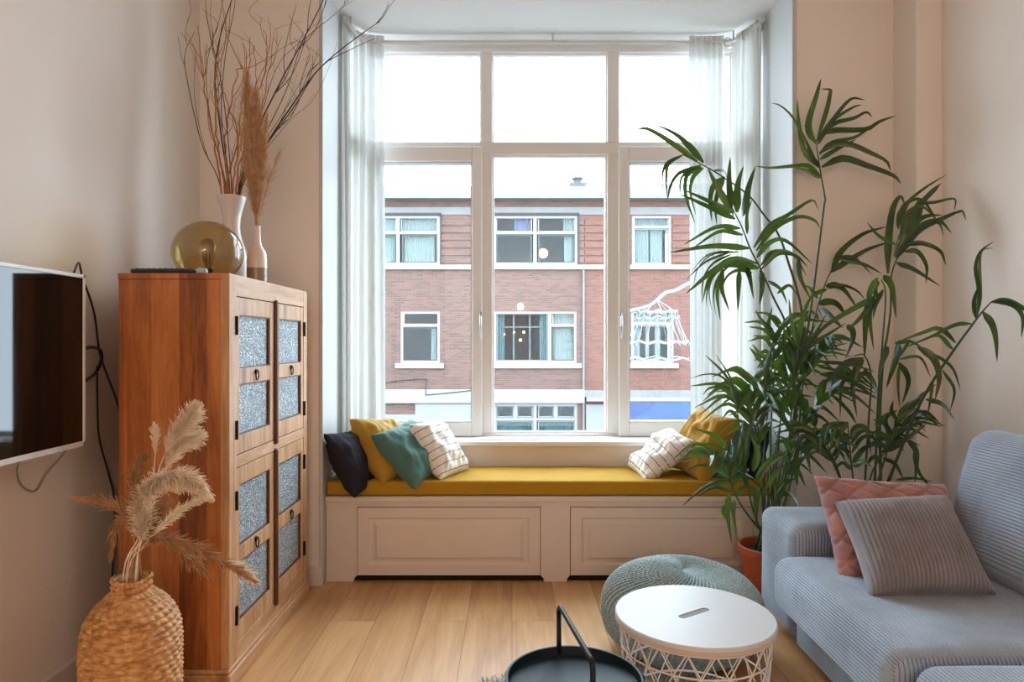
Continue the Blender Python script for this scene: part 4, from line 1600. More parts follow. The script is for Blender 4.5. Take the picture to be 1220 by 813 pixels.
M['leaf'] = leaf_mat()
M['stem'] = plain('palm_stem', srgb(58, 80, 42), 0.5, nscale=20, namp=0.2)
M['terracotta'] = plain('terracotta', srgb(176, 84, 52), 0.6, nscale=12, namp=0.08, bump=0.1)
M['soil'] = plain('potting_soil', srgb(40, 28, 20), 0.95, nscale=60, namp=0.3, bump=0.6)
CV = Vector((0, 0, CAM_H))


def ymax(px):
    m = 3.235
    if px > 1080:
        m = 3.06
    if px > 1112:
        m = min(m, 1.94 * F / (px - 610))
    return m


def blade(mb, pts, width, seed=0, n=13):
    R = random.Random(seed)
    s = spline(pts, n)
    roll = R.uniform(-0.6, 0.6)
    vs, fs = [], []
    prev = None
    for i, p in enumerate(s):
        t = i / (n - 1)
        tn = (s[min(i + 1, n - 1)] - s[max(i - 1, 0)]).normalized()
        # blade is turned towards the camera, with its own roll
        look = (p - CV).normalized()
        sd = tn.cross(look)
        if sd.length < 0.2:
            sd = tn.cross(Vector((0.3, 0.2, 1)))
        sd.normalize()
        if prev is not None and sd.dot(prev) < 0:
            sd = -sd
        prev = sd
        nr = sd.cross(tn).normalized()
        a = roll + 0.5 * math.sin(t * 2.2 + seed)
        s2 = sd * math.cos(a) + nr * math.sin(a)
        n2 = nr * math.cos(a) - sd * math.sin(a)
        w = width * 0.5 / max(0.75, math.cos(a)) * (min(1, (t * 4.5 + 0.16)) ** 0.8) * (max(0.0, 1 - t) ** 0.62) * 1.18
        w = max(w, 0.0008)
        vs += [p - s2 * w + n2 * w * 0.30, p, p + s2 * w + n2 * w * 0.30]
    for i in range(n - 1):
        for k in range(2):
            a = i * 3 + k
            fs.append((a, a + 1, a + 4, a + 3))
    mb.add(vs, fs)


def leafpx(mb, pix, w, Y, dy, seed):
    """leaf through the given sight lines, sweeping in depth from Y to Y+dy"""
    pts = []
    for i, q in enumerate(pix):
        f = i / (len(pix) - 1)
        y = min(Y + dy * f ** 1.3, ymax(q[0]) - 0.01)
        pts.append(P(q[0], q[1], y))
    blade(mb, pts, w / F * Y * 1.12, seed)


plant_a = empty('potted_palm', (1.185, 3.1, 0), 'tall arching palm in a terracotta pot at the end of the bench', 'plant')
plant_b = empty('potted_palm', (1.56, 3.02, 0), 'bushy palm in the room corner growing up behind the sofa arm', 'plant')


def pot(parent, cx, cy, r, h):
    MB().lathe([(r * 0.72, 0), (r * 0.74, 0.004), (r * 0.93, h - 0.035), (r, h - 0.035), (r * 1.02, h - 0.004), (r * 1.0, h), (r * 0.93, h - 0.002), (r * 0.90, h - 0.04), (0.01, h - 0.045)], (cx, cy), 56).build('pot', M['terracotta'], parent, smooth=True)
    autosmooth(parent.children[-1], 30)
    MB().lathe([(0.005, h - 0.034), (r * 0.6, h - 0.03), (r * 0.905, h - 0.036), (r * 0.9, h - 0.044)], (cx, cy), 40).build('soil', M['soil'], parent, smooth=True)


pot(plant_a, 1.185, 3.1, 0.135, 0.26)
pot(plant_b, 1.56, 3.035, 0.14, 0.28)

# frond data: stem sight lines (px, py, distance), then leaves (points..., width)
FR = []
FR.append(('a', [(914, 640, 3.1), (935, 560, 3.08), (950, 470, 3.05), (956, 380, 3.0), (938, 309, 2.97), (926, 277, 2.96), (910, 256, 2.95), (892, 233, 2.94), (863, 212, 2.92), (847, 202, 2.9), (834, 195, 2.9), (813, 184, 2.9)], 3.2, [
    ((838, 194), (809, 164), (781, 148), 7), ((831, 192), (800, 170), (773, 154), (758, 154), 6),
    ((813, 185), (797, 196), (794, 213), (795, 235), 4.5), ((813, 185), (795, 194), (789, 207), (790, 224), 4),
    ((835, 197), (810, 205), (799, 220), (795, 240), 5), ((836, 199), (819, 208), (817, 232), (828, 266), 5.5),
    ((838, 200), (827, 210), (823, 228), (829, 256), 5), ((825, 201), (812, 212), (810, 230), 3.5),
    ((863, 211), (850, 222), (846, 240), (848, 264), 6.5), ((863, 211), (857, 224), (852, 244), (854, 268), 6),
    ((850, 203), (862, 204), (866, 212), 3), ((878, 222), (872, 240), (874, 262), 4)]))
FR.append(('a', [(908, 645, 3.1), (930, 580, 3.05), (948, 480, 3.0), (948, 430, 2.95), (936, 385, 2.9), (922, 356, 2.87), (907, 322, 2.85), (894, 297, 2.83), (884, 271, 2.82), (875, 253, 2.82), (871, 242, 2.82)], 2.8, [
    ((872, 249), (856, 225), (843, 200), 8), ((871, 248), (868, 216), (870, 188), 7), ((878, 253), (879, 222), (886, 198), 8.5),
    ((885, 258), (891, 225), (900, 198), 8), ((890, 279), (890, 256), (896, 238), 4),
    ((874, 254), (849, 242), (816, 227), 6.5), ((876, 261), (847, 248), (811, 232), 6.5), ((882, 272), (853, 271), (814, 292), 5.5),
    ((885, 280), (857, 276), (824, 297), 5), ((893, 296), (849, 293), (797, 301), 7), ((904, 320), (862, 316), (817, 350), 9),
    ((903, 314), (870, 309), (846, 330), (837, 360), 6), ((888, 318), (893, 330), (898, 356), 6), ((905, 322), (908, 340), (905, 363), 7),
    ((881, 322), (880, 345), (879, 370), 5.5), ((863, 322), (855, 348), (858, 381), 5.5), ((861, 320), (860, 344), (869, 371), 5.5),
    ((871, 303), (850, 313), (838, 332), (836, 362), 3), ((869, 301), (841, 312), (818, 333), 3), ((869, 299), (842, 305), (822, 326), 2.5),
    ((880, 308), (854, 325), (845, 345), (848, 370), 2.5), ((876, 310), (856, 330), (850, 352), (853, 376), 2.5), ((872, 311), (848, 330), (842, 350), (842, 365), 2.5),
    ((880, 300), (850, 302), (832, 318), (826, 340), 3), ((896, 325), (880, 322), (866, 330), (858, 350), 4),
    ((898, 295), (918, 268), (938, 256), (967, 238), (975, 250), 6), ((901, 299), (922, 272), (950, 258), (970, 262), (977, 272), 5.5),
    ((902, 307), (916, 290), (936, 287), (968, 315), 6), ((906, 317), (920, 300), (945, 303), (961, 329), 5), ((907, 321), (926, 303), (948, 305), (962, 318), 5),
    ((950, 307), (953, 330), (966, 357), 6), ((915, 335), (930, 345), (938, 362), 4), ((926, 350), (940, 340), (950, 352), 4)]))
FR.append(('a', [(918, 640, 3.12), (938, 560, 3.12), (952, 460, 3.14), (968, 353, 3.15), (975, 299, 3.16), (982, 244, 3.16), (983, 237, 3.16), (978, 208, 3.15), (974, 182, 3.14), (972, 167, 3.14)], 3.4, [
    ((973, 171), (964, 149), (973, 114), (978, 94), 7.5), ((973, 169), (985, 132), (989, 112), (989, 107), (978, 106), 5),
    ((974, 167), (993, 140), (1013, 118), (1030, 119), 5), ((975, 168), (991, 145), (1015, 129), (1027, 125), 4.5),
    ((974, 172), (991, 149), (1018, 141), (1032, 134), (1039, 140), 5), ((976, 171), (985, 157), (1030, 155), (1048, 145), (1067, 138), 6.5),
    ((977, 184), (991, 171), (1018, 164), (1042, 149), 5.5), ((977, 190), (1000, 176), (1020, 166), 5),
    ((976, 183), (991, 173), (1013, 172), (1037, 182), (1056, 192), (1061, 204), 6.5), ((979, 199), (1004, 188), (1033, 197), (1064, 209), (1073, 219), 7.5),
    ((975, 199), (958, 178), (952, 145), (950, 118), 6), ((974, 195), (960, 168), (945, 140), (930, 126), (920, 123), 3),
    ((977, 209), (963, 197), (941, 198), (918, 200), (900, 198), 5), ((979, 212), (961, 203), (946, 200), 5), ((976, 200), (966, 185), (960, 165), 5)]))
FR.append(('b', [(1046, 600, 3.02), (1048, 497, 3.02), (1052, 430, 3.0), (1057, 400, 3.0), (1061, 370, 2.98), (1062, 330, 2.96), (1068, 310, 2.94), (1078, 296, 2.92)], 3.6, [
    ((1058, 326), (1059, 284), (1064, 248), (1073, 234), (1078, 244), 7.5), ((1068, 292), (1047, 281), (1033, 265), 4),
    ((1065, 305), (1082, 259), (1107, 229), (1122, 218), 8), ((1068, 298), (1091, 264), (1099, 242), (1114, 227), (1119, 222), 7),
    ((1072, 294), (1096, 262), (1123, 256), 7), ((1068, 308), (1093, 277), (1124, 261), (1147, 250), 9),
    ((1070, 302), (1095, 271), (1118, 263), (1134, 278), 6), ((1074, 262), (1082, 241), (1103, 223), (1128, 208), 4),
    ((1099, 242), (1114, 241), (1137, 237), (1137, 251), 3.5), ((1071, 269), (1078, 244), (1099, 239), (1120, 270), 5),
    ((1070, 273), (1071, 254), (1082, 242), 4), ((1072, 285), (1080, 256), (1098, 246), (1116, 262), 5), ((1066, 306), (1080, 280), (1090, 250), (1096, 236), 7),
    ((1080, 292), (1099, 290), (1120, 299), (1127, 316), 5.5), ((1078, 300), (1093, 300), (1104, 317), (1103, 338), 5.5), ((1068, 313), (1089, 321), (1120, 341), 5.5),
    ((1076, 283), (1100, 268), (1118, 266), (1124, 282), 4), ((1140, 254), (1146, 252), (1151, 262), 3)]))
FR.append(('a', [(925, 635, 3.14), (945, 560, 3.15), (958, 440, 3.16), (968, 390, 3.17), (974, 366, 3.17), (985, 334, 3.18), (998, 310, 3.18)], 3.0, [
    ((991, 323), (1004, 299), (1029, 279), (1057, 270), 6.5), ((989, 325), (1012, 310), (1034, 297), (1060, 288), 6.5),
    ((998, 307), (1018, 307), (1040, 328), 4.5), ((1000, 309), (1029, 315), (1050, 326), 4.5), ((985, 341), (1004, 340), (1021, 347), (1031, 358), 3.5),
    ((984, 340), (1003, 345), (1022, 369), 8), ((975, 361), (995, 362), (1008, 376), 8), ((975, 369), (988, 376), (1004, 391), 8), ((985, 345), (970, 352), (958, 366), 5),
    ((975, 380), (965, 372), (954, 380), 5), ((974, 356), (966, 344), (958, 340), 4)]))
FR.append(('b', [(1040, 600, 3.0), (1046, 480, 2.97), (1052, 400, 2.9), (1055, 350, 2.86), (1050, 333, 2.84)], 3.0, [
    ((1040, 354), (1032, 377), (1030, 427), 9), ((1041, 352), (1036, 375), (1041, 417), 6), ((1053, 328), (1063, 343), (1068, 380), 7.5),
    ((1044, 333), (1042, 345), (1048, 360), 8), ((1046, 331), (1036, 352), (1038, 368), 7), ((1010, 387), (1016, 400), (1007, 428), 7), ((1040, 356), (1020, 366), (984, 388), (966, 410), 6.5),
    ((1046, 360), (1034, 368), (1020, 384), (1010, 392), 6), ((1052, 345), (1044, 362), (1040, 380), 5)]))
FR.append(('a', [(922, 640, 3.08), (936, 560, 3.0), (944, 480, 2.92), (949, 437, 2.88), (952, 410, 2.85)], 2.6, [
    ((949, 416), (977, 404), (1008, 385), 5.5), ((949, 437), (968, 420), (1010, 409), 5.5), ((943, 454), (930, 443), (920, 431), 6), ((947, 441), (946, 407), (948, 387), 8),
    ((950, 435), (957, 407), (960, 388), 8), ((942, 489), (946, 472), (945, 443), 7), ((946, 470), (953, 470), (956, 490), 3), ((933, 472), (936, 485), (944, 498), 6),
    ((917, 483), (932, 498), (948, 525), 8), ((950, 430), (965, 408), (985, 372), 7), ((948, 445), (956, 420), (972, 385), 6), ((946, 450), (936, 420), (934, 385), 6),
    ((950, 425), (940, 404), (928, 398), 5), ((952, 415), (944, 385), (940, 356), 5), ((952, 410), (956, 380), (968, 350), 6)]))
FR.append(('b', [(1030, 600, 2.98), (1035, 500, 2.9), (1038, 450, 2.85), (1030, 424, 2.8), (1018, 424, 2.78)], 2.6, [
    ((1029, 427), (1005, 435), (990, 455), (988, 477), 8.5), ((1029, 429), (1019, 442), (1016, 464), (1021, 497), 7.5), ((1017, 441), (1003, 459), (1001, 498), 5),
    ((977, 446), (1010, 452), (1046, 477), 7), ((995, 461), (1020, 472), (1043, 493), 6), ((975, 431), (1008, 433), (1043, 443), 4.5), ((1030, 440), (1040, 455), (1046, 470), 6),
    ((975, 437), (1005, 445), (1042, 460), 4), ((990, 470), (1010, 490), (1020, 505), 5), ((1033, 440), (1020, 455), (1012, 475), 5)]))
FR.append(('b', [(1052, 600, 3.02), (1060, 570, 3.0), (1089, 497, 2.88), (1109, 458, 2.78), (1138, 415, 2.66), (1160, 385, 2.58), (1170, 372, 2.54), (1181, 360, 2.5)], 3.8, [
    ((1164, 377), (1166, 345), (1162, 320), (1168, 300), (1184, 288), 4.5), ((1164, 376), (1168, 352), (1168, 312), (1172, 298), (1183, 296), 4.5),
    ((1181, 360), (1201, 359), (1222, 370), (1234, 388), 6), ((1182, 360), (1206, 364), (1218, 378), (1217, 402), 6), ((1171, 372), (1182, 386), (1187, 405), (1188, 431), 7),
    ((1163, 380), (1160, 360), (1166, 340), 5), ((1138, 409), (1119, 393), (1099, 397), (1066, 409), 6), ((1158, 386), (1138, 387), (1109, 401), (1073, 416), 4.5), ((1136, 417), (1119, 400), (1098, 406), 4.5),
    ((1070, 408), (1066, 428), (1056, 463), 9), ((1058, 413), (1052, 430), (1046, 453), 7), ((1093, 413), (1112, 427), (1119, 450), (1114, 477), 8), ((1111, 421), (1134, 438), (1144, 465), 3.5),
    ((1123, 441), (1137, 464), (1132, 490), 3.5), ((1103, 476), (1122, 482), (1137, 500), 5.5), ((1071, 428), (1096, 426), (1109, 450), 3.5), ((1071, 432), (1082, 454), (1075, 482), 6),
    ((1071, 435), (1070, 460), (1072, 486), 3.5), ((1075, 495), (1091, 478), (1115, 458), 8), ((1112, 455), (1108, 478), (1104, 500), 3), ((1066, 409), (1084, 408), (1098, 414), 5), ((1084, 404), (1075, 420), (1066, 432), 3)]))
FR.append(('b', [(1020, 600, 2.95), (1016, 567, 2.92), (1012, 529, 2.86), (1010, 503, 2.82)], 2.4, [
    ((1009, 505), (997, 511), (988, 537), 5.5), ((1000, 503), (981, 513), (977, 538), 6), ((1010, 503), (1001, 517), (997, 537), 6), ((1004, 502), (988, 508), (982, 530), 5.5),
    ((1014, 522), (1021, 509), (1033, 512), (1038, 542), 7.5), ((1012, 520), (998, 515), (985, 505), 4), ((1013, 530), (1000, 524), (986, 516), 4), ((1014, 540), (1000, 534), (986, 528), 4),
    ((1013, 530), (1024, 516), (1036, 514), (1044, 526), 4.5), ((1015, 540), (1028, 522), (1040, 522), (1048, 536), 5), ((1016, 552), (1030, 534), (1046, 530), 6), ((1015, 560), (1004, 552), (994, 560), 5),
    ((1016, 556), (1028, 550), (1038, 556), 6)]))
FR.append(('b', [(1035, 600, 2.98), (1050, 560, 2.95), (1059, 530, 2.9), (1066, 508, 2.87), (1071, 494, 2.85)], 2.6, [
    ((1042, 525), (1069, 513), (1105, 501), 8), ((1050, 539), (1078, 524), (1104, 505), 7), ((1043, 507), (1057, 496), (1069, 489), 7.5), ((1062, 520), (1056, 505), (1058, 492), 5),
    ((1066, 508), (1078, 494), (1092, 486), 6), ((1070, 496), (1082, 482), (1096, 472), 6), ((1063, 518), (1052, 504), (1040, 500), 5), ((1068, 503), (1062, 490), (1064, 478), 5),
    ((1060, 526), (1048, 516), (1034, 516), 6), ((1058, 533), (1044, 527), (1030, 532), 6), ((1081, 525), (1091, 537), (1092, 556), (1090, 576), 6), ((1088, 540), (1096, 565), (1118, 590), 4), ((1067, 572), (1090, 570), (1111, 574), 3.5),
    ((1052, 545), (1066, 552), (1076, 570), 6), ((1050, 550), (1040, 545), (1030, 558), 6)]))
FR.append(('a', [(900, 640, 3.0), (895, 600, 2.95), (886, 540, 2.9), (879, 494, 2.86), (878, 483, 2.85)], 2.2, [
    ((878, 484), (865, 450), (840, 423), 6.5), ((878, 480), (870, 450), (853, 423), 3), ((870, 460), (858, 448), (841, 446), (823, 451), 2.5), ((877, 478), (861, 463), (846, 462), (837, 471), 3.5),
    ((880, 488), (892, 470), (898, 452), 5), ((880, 500), (870, 490), (860, 500), 4)]))
FR.append(('a', [(905, 645, 3.04), (908, 590, 3.0), (912, 520, 2.94), (917, 461, 2.9), (921, 420, 2.88), (920, 400, 2.88)], 2.6, [
    ((921, 398), (913, 390), (904, 378), (900, 369), 6.5), ((928, 404), (913, 402), (898, 400), 5.5), ((907, 432), (900, 422), (893, 414), 5), ((921, 428), (908, 424), (896, 410), 6),
    ((891, 491), (902, 457), (911, 428), 8), ((897, 498), (912, 463), (928, 452), 6), ((913, 483), (924, 470), (941, 462), 5.5), ((913, 457), (913, 435), (921, 410), 8),
    ((917, 461), (902, 461), (884, 459), 5.5), ((920, 468), (899, 469), (885, 472), (881, 484), 5.5), ((908, 454), (898, 450), (890, 443), 5), ((921, 440), (930, 430), (944, 438), 6),
    ((920, 450), (934, 446), (944, 456), 6), ((920, 430), (932, 412), (946, 420), 6), ((918, 470), (930, 482), (934, 500), 6), ((905, 480), (896, 500), (892, 520), 6), ((915, 480), (908, 500), (908, 524), 6),
    ((921, 410), (930, 392), (942, 376), 6), ((920, 404), (916, 386), (920, 366), 5)]))
FR.append(('a', [(902, 645, 2.99), (889, 611, 2.94), (875, 587, 2.9), (868, 560, 2.88), (872, 530, 2.87)], 2.2, [
    ((866, 532), (850, 519), (828, 511), 5.5), ((869, 541), (848, 530), (823, 531), 3.5), ((867, 568), (854, 548), (841, 542), (827, 542), 5.5), ((869, 570), (852, 558), (834, 554), (818, 560), 4.5),
    ((871, 574), (853, 575), (834, 584), (813, 603), 5.5), ((873, 585), (852, 580), (834, 590), 5), ((871, 570), (874, 544), (871, 523), 6.5), ((878, 556), (884, 524), (886, 500), 7.5),
    ((888, 578), (886, 554), (891, 509), 6.5), ((897, 562), (902, 537), (895, 520), 7.5), ((900, 574), (913, 556), (938, 540), 8), ((902, 568), (920, 546), (936, 541), 6), ((915, 578), (928, 559), (947, 553), 5.5),
    ((869, 588), (868, 614), (872, 648), 7), ((875, 596), (874, 614), (879, 648), 5.5), ((870, 600), (862, 610), (868, 622), 6), ((902, 579), (900, 603), (901, 630), 7), ((872, 580), (884, 566), (898, 570), 5),
    ((876, 590), (890, 580), (906, 590), 5), ((872, 560), (862, 545), (866, 524), 5)]))
FR.append(('a', [(912, 642, 3.05), (925, 600, 3.0), (938, 560, 2.95), (948, 530, 2.9)], 2.2, [
    ((930, 598), (935, 577), (948, 570), 6.5), ((950, 546), (949, 561), (950, 579), 8), ((958, 535), (943, 527), (926, 519), 5), ((948, 530), (960, 540), (966, 566), 6), ((940, 552), (930, 540), (918, 545), 6),
    ((944, 540), (934, 526), (922, 530), 6), ((936, 565), (950, 560), (960, 580), 6), ((930, 580), (918, 575), (908, 590), 6), ((946, 534), (956, 520), (970, 524), (978, 540), 6), ((928, 590), (942, 590), (952, 606), 5)]))


def ray_frond(mb, base, d, up, L, nl, llen, lw, seed, droop=0.7):
    """a free-standing frond: arched rachis with paired drooping leaflets"""
    R = random.Random(seed)
    ax = []
    p = Vector(base)
    v = Vector(d).normalized()
    for i in range(16):
        ax.append(p.copy())
        p = p + v * (L / 15)
        v = (v + Vector((0, 0, -0.045 * droop * (i / 6)))).normalized()
    mb.tube(ax, 0.0035, 6, r1=0.0012)
    for k in range(nl):
        f = 0.35 + 0.65 * k / (nl - 1)
        i = min(14, int(f * 15))
        t_ = (ax[i + 1] - ax[i]).normalized()
        for s_ in (-1, 1):
            sd = t_.cross(Vector((0, 0, 1)))
            if sd.length < 0.1:
                sd = Vector((1, 0, 0))
            sd = sd.normalized() * s_
            ll = llen * (0.6 + 0.5 * math.sin(PI * (f - 0.3) / 0.75)) * R.uniform(0.8, 1.15)
            a = ax[i]
            b = a + (sd * 0.75 + t_ * 0.7 + Vector((0, 0, R.uniform(0, .3)))).normalized() * ll * 0.5
            c_ = b + (sd * 0.4 + t_ * 0.6 + Vector((0, 0, -droop * R.uniform(0.7, 1.3)))).normalized() * ll * 0.5
            pts = [a, b, c_]
            for q in pts:
                q.y = min(q.y, 3.22)
                if q.x > 1.80:
                    q.y = min(q.y, 3.04)
                q.x = min(q.x, 1.94)
            blade(mb, pts, lw * R.uniform(0.8, 1.15), seed * 31 + k * 2 + s_, n=9)


for fi, (who, stem, sr, leaves) in enumerate(FR):
    par = plant_a if who == 'a' else plant_b
    cxp, cyp = (1.185, 3.1) if who == 'a' else (1.56, 3.035)
    hpot = 0.225 if who == 'a' else 0.245
    mb = MB()
    root3 = Vector((cxp + ((fi * 37) % 9 - 4) * 0.013, cyp + ((fi * 23) % 7 - 3) * 0.012, hpot - 0.01))
    sp_ = [root3] + [P(a, b, y) for a, b, y in stem[0:]]
    if who == 'a':
        sp_ = [root3, root3 + Vector((0, 0, 0.06))] + [P(a, b, y) for a, b, y in stem[1:]]
    s_ = spline(sp_, 60)
    fo = MB().tube(s_, sr / F * 3.0 * 0.62, 8, r1=0.0022).build('stem', M['stem'], par, smooth=True)
    R = random.Random(100 + fi)
    Y0 = stem[-1][2]
    lm = MB()
    for li, lf in enumerate(leaves):
        pix, w = lf[:-1], lf[-1]
        # distance of the stem near the leaf base
        bd = min(stem, key=lambda q: (q[0] - pix[0][0]) ** 2 + (q[1] - pix[0][1]) ** 2)
        dy = R.uniform(-0.16, 0.10)
        leafpx(lm, pix, w, bd[2] - 0.004, dy, fi * 100 + li)
    lm.build('frond', M['leaf'], fo, smooth=True, fix=False)

# further fronds filling the crowns
R = random.Random(77)
for k, (who, px, py, y, dx, dz, L, nl, ll) in enumerate((
    ('a', 915, 560, 3.0, -.35, .9, .42, 8, .26), ('a', 925, 530, 3.1, .1, 1, .45, 8, .28), ('a', 905, 580, 2.98, -.6, .5, .34, 7, .22), ('a', 935, 540, 3.12, .5, .8, .45, 8, .26),
    ('a', 930, 500, 3.05, .35, .9, .40, 8, .26), ('a', 925, 590, 2.96, .3, .5, .34, 7, .24), ('a', 905, 530, 3.08, -.2, .9, .36, 7, .24), ('a', 920, 470, 3.1, 0.0, .9, .36, 7, .22),
    ('b', 1000, 570, 3.05, -.4, .7, .30, 7, .22), ('b', 1040, 560, 3.05, .4, .7, .30, 7, .20), ('b', 985, 530, 3.1, -.5, .8, .30, 7, .22))):
    par, cxp, cyp, hp_ = (plant_a, 1.185, 3.1, 0.22) if who == 'a' else (plant_b, 1.56, 3.035, 0.24)
    b = P(px, py, y)
    st = spline([Vector((cxp + R.uniform(-.05, .05), cyp + R.uniform(-.04, .04), hp_)), (Vector((cxp, cyp, hp_)) + b) / 2 + Vector((0, 0, .06)), b], 16)
    fo = MB().tube(st, 0.006, 7, r1=0.004).build('stem', M['stem'], par, smooth=True)
    m_ = MB()
    ray_frond(m_, b, (dx, R.uniform(-.35, .0), dz), None, L, nl, ll, 0.021, 500 + k)
    m_.build('frond', M['leaf'], fo, smooth=True, fix=False)


# ---------------- across the street ----------------
YO = 20.0


def ox(px):
    return (px - 610) / F * YO


def oz(py):
    return CAM_H + (406.5 - py) / F * YO


def zat(py, y):
    return CAM_H + (406.5 - py) / F * y


def brick_mat(name, c1, c2, mortar, scale=1.0):
    t = NT(name)
    v = t.coords(rot=(PI / 2, 0, 0))
    br = t.n('ShaderNodeTexBrick', Scale=scale)
    br.inputs['Color1'].default_value = c1
    br.inputs['Color2'].default_value = c2
    br.inputs['Mortar'].default_value = mortar
    br.inputs['Brick Width'].default_value = 0.22
    br.inputs['Row Height'].default_value = 0.0625
    br.inputs['Mortar Size'].default_value = 0.008
    br.inputs['Bias'].default_value = -0.2
    t.l(v, br.inputs['Vector'])
    nz = t.n('ShaderNodeTexNoise', Scale=0.9, Detail=5.0)
    t.l(t.coords(), nz.inputs['Vector'])
    c = t.mix(t.math('MULTIPLY', nz.outputs['Fac'], 0.35), br.outputs['Color'], mortar)
    t.l(c, t.b.inputs['Base Color'])
    t.b.inputs['Roughness'].default_value = 0.9
    t.bump(t.math('SUBTRACT', 1.0, br.outputs['Fac']), 0.5, 0.01)
    return t.m


M['brick'] = brick_mat('street_brick', srgb(90, 57, 47), srgb(54, 37, 33), srgb(84, 74, 69))
M['brick_red'] = brick_mat('street_brick_red', srgb(98, 54, 43), srgb(70, 41, 34), srgb(86, 70, 62))
M['stone'] = plain('white_render', srgb(108, 108, 108), 0.8, nscale=2, namp=0.04)
M['fascia_out'] = plain('fascia_boards', srgb(98, 101, 103), 0.6, nscale=2, namp=0.04)
M['grey_stone'] = plain('grey_render', srgb(96, 96, 95), 0.85, nscale=2, namp=0.08)
M['white_out'] = plain('outdoor_white_paint', srgb(112, 114, 115), 0.5, nscale=2, namp=0.03)
M['green_out'] = plain('green_sash_paint', srgb(20, 44, 38), 0.45, nscale=4, namp=0.06)
M['grey_sash'] = plain('grey_sash_paint', srgb(60, 76, 80), 0.45, nscale=4, namp=0.06)
M['room_dark'] = plain('dim_room', srgb(30, 33, 37), 0.9, nscale=2, namp=0.3)
M['net'] = plain('net_curtain', srgb(110, 118, 116), 0.9, nscale=12, namp=0.1)
M['blind'] = plain('lavender_blind', srgb(78, 80, 108), 0.9, nscale=3, namp=0.05)
M['teal_curtain'] = plain('teal_curtain_cloth', srgb(66, 90, 94), 0.9, nscale=6, namp=0.1)
M['trim_dark'] = plain('dark_trim', srgb(34, 28, 30), 0.7, nscale=5, namp=0.1)
M['out_glass'] = glass_mat('street_window_glass', (0.92, 0.95, 0.95, 1), -0.008)
M['roof_grey'] = plain('roof_felt', srgb(74, 76, 78), 0.9, nscale=3, namp=0.1)


def holed_wall(x0, x1, z0, z1, holes, y0, y1):
    xs = sorted({x0, x1} | {h for q in holes for h in (q[0], q[1]) if x0 < h < x1})
    zs = sorted({z0, z1} | {h for q in holes for h in (q[2], q[3]) if z0 < h < z1})
    m = MB()
    for a, b in zip(xs, xs[1:]):
        run = None
        for c_, d in zip(zs, zs[1:]):
            cx, cz = (a + b) / 2, (c_ + d) / 2
            if any(q[0] < cx < q[1] and q[2] < cz < q[3] for q in holes):
                continue
            m.box(a, b, y0, y1, c_, d)
    return m


def pane_unit(par, px0, px1, py0, py1, sash='green', curtain=None, transom=None):
    """one window light: outer white frame by the caller; this makes sash, pane and what hangs behind"""
    x0, x1, z0, z1 = ox(px0), ox(px1), oz(py1), oz(py0)
    sm = {'green': M['green_out'], 'white': M['white_out'], 'grey': M['grey_sash']}[sash]
    w = 0.05 if sash != 'white' else 0.03
    s = frame_ring(x0, x1, z0, z1, w, YO + 0.09, YO + 0.13, MB()).build('sash', sm, par)
    MB().box(x0 + w * .8, x1 - w * .8, YO + 0.105, YO + 0.112, z0 + w * .8, z1 - w * .8).build('pane', M['out_glass'], s)
    if curtain:
        for (f0, f1, mt) in curtain:
            a, b = x0 + (x1 - x0) * f0, x0 + (x1 - x0) * f1
            n = max(4, int((b - a) / 0.05) * 4)
            vs, fs = [], []
            for i in range(n + 1):
                u = i / n
                y = YO + 0.24 + 0.022 * math.sin(i * PI / 2 * 1.0 + 0.4 * math.sin(i))
                vs += [(a + (b - a) * u, y, z0 + 0.02), (a + (b - a) * u, y, z1 - 0.01)]
            for i in range(n):
                fs.append((2 * i, 2 * i + 2, 2 * i + 3, 2 * i + 1))
            MB().add(vs, fs).build('curtain', M[mt], s, smooth=True, fix=False)
    return s


def out_window(par, px0, px1, py0, py1, lights, sill=None, name='window'):
    x0, x1, z0, z1 = ox(px0), ox(px1), oz(py1), oz(py0)
    f = frame_ring(x0, x1, z0, z1, 0.075, YO + 0.03, YO + 0.15, MB())
    for kind, a, b, c_ in lights.get('bars', ()):
        if kind == 'v':
            f.box(ox(a) - 0.05, ox(a) + 0.05, YO + 0.032, YO + 0.148, oz(c_), oz(b))
        else:
            f.box(ox(b), ox(c_), YO + 0.034, YO + 0.146, oz(a) - 0.035, oz(a) + 0.035)
    fo = f.build(name, M['white_out'], par)
    for L in lights['panes']:
        s = pane_unit(par, *L)
    MB().box(x0 - 0.05, x1 + 0.05, YO + 1.0, YO + 1.05, z0 - 0.1, z1 + 0.1).build('room_backdrop', M['room_dark'], par)
    if sill:
        MB().box(ox(sill[0]), ox(sill[1]), YO - 0.08, YO + 0.05, oz(sill[3]), oz(sill[2])).build('window_sill', M['white_out'], par, bevel=0.01)
    return fo


XN = ox(696)     # party line between the two houses
bA = empty('brick_house', (ox(600), YO, oz(600)), 'brown brick house across the street with green and white sashes', 'building')
bB = empty('brick_house', (ox(770), YO, oz(600)), 'redder brick house across the street beyond the downpipe, blue shop front', 'building')
GZ = -3.2
XA0, XB1 = ox(300), ox(960)
rect = lambda a, b, c_, d: (ox(a), ox(b), oz(d), oz(c_))
hA = [rect(400, 524, 257, 316), rect(588, 688, 257, 316), rect(477, 524, 371, 433), rect(588, 687, 371, 433), rect(588, 688, 481, 516)]
holed_wall(XA0, XN, GZ, oz(236), hA, YO, YO + 0.3).build('brick_wall', M['brick'], bA)
hB = [rect(753, 800, 257, 316), rect(752, 803, 370, 433), rect(880, 930, 257, 316)]
holed_wall(XN, XB1, GZ, oz(236), hB, YO, YO + 0.3).build('brick_wall', M['brick_red'], bB)

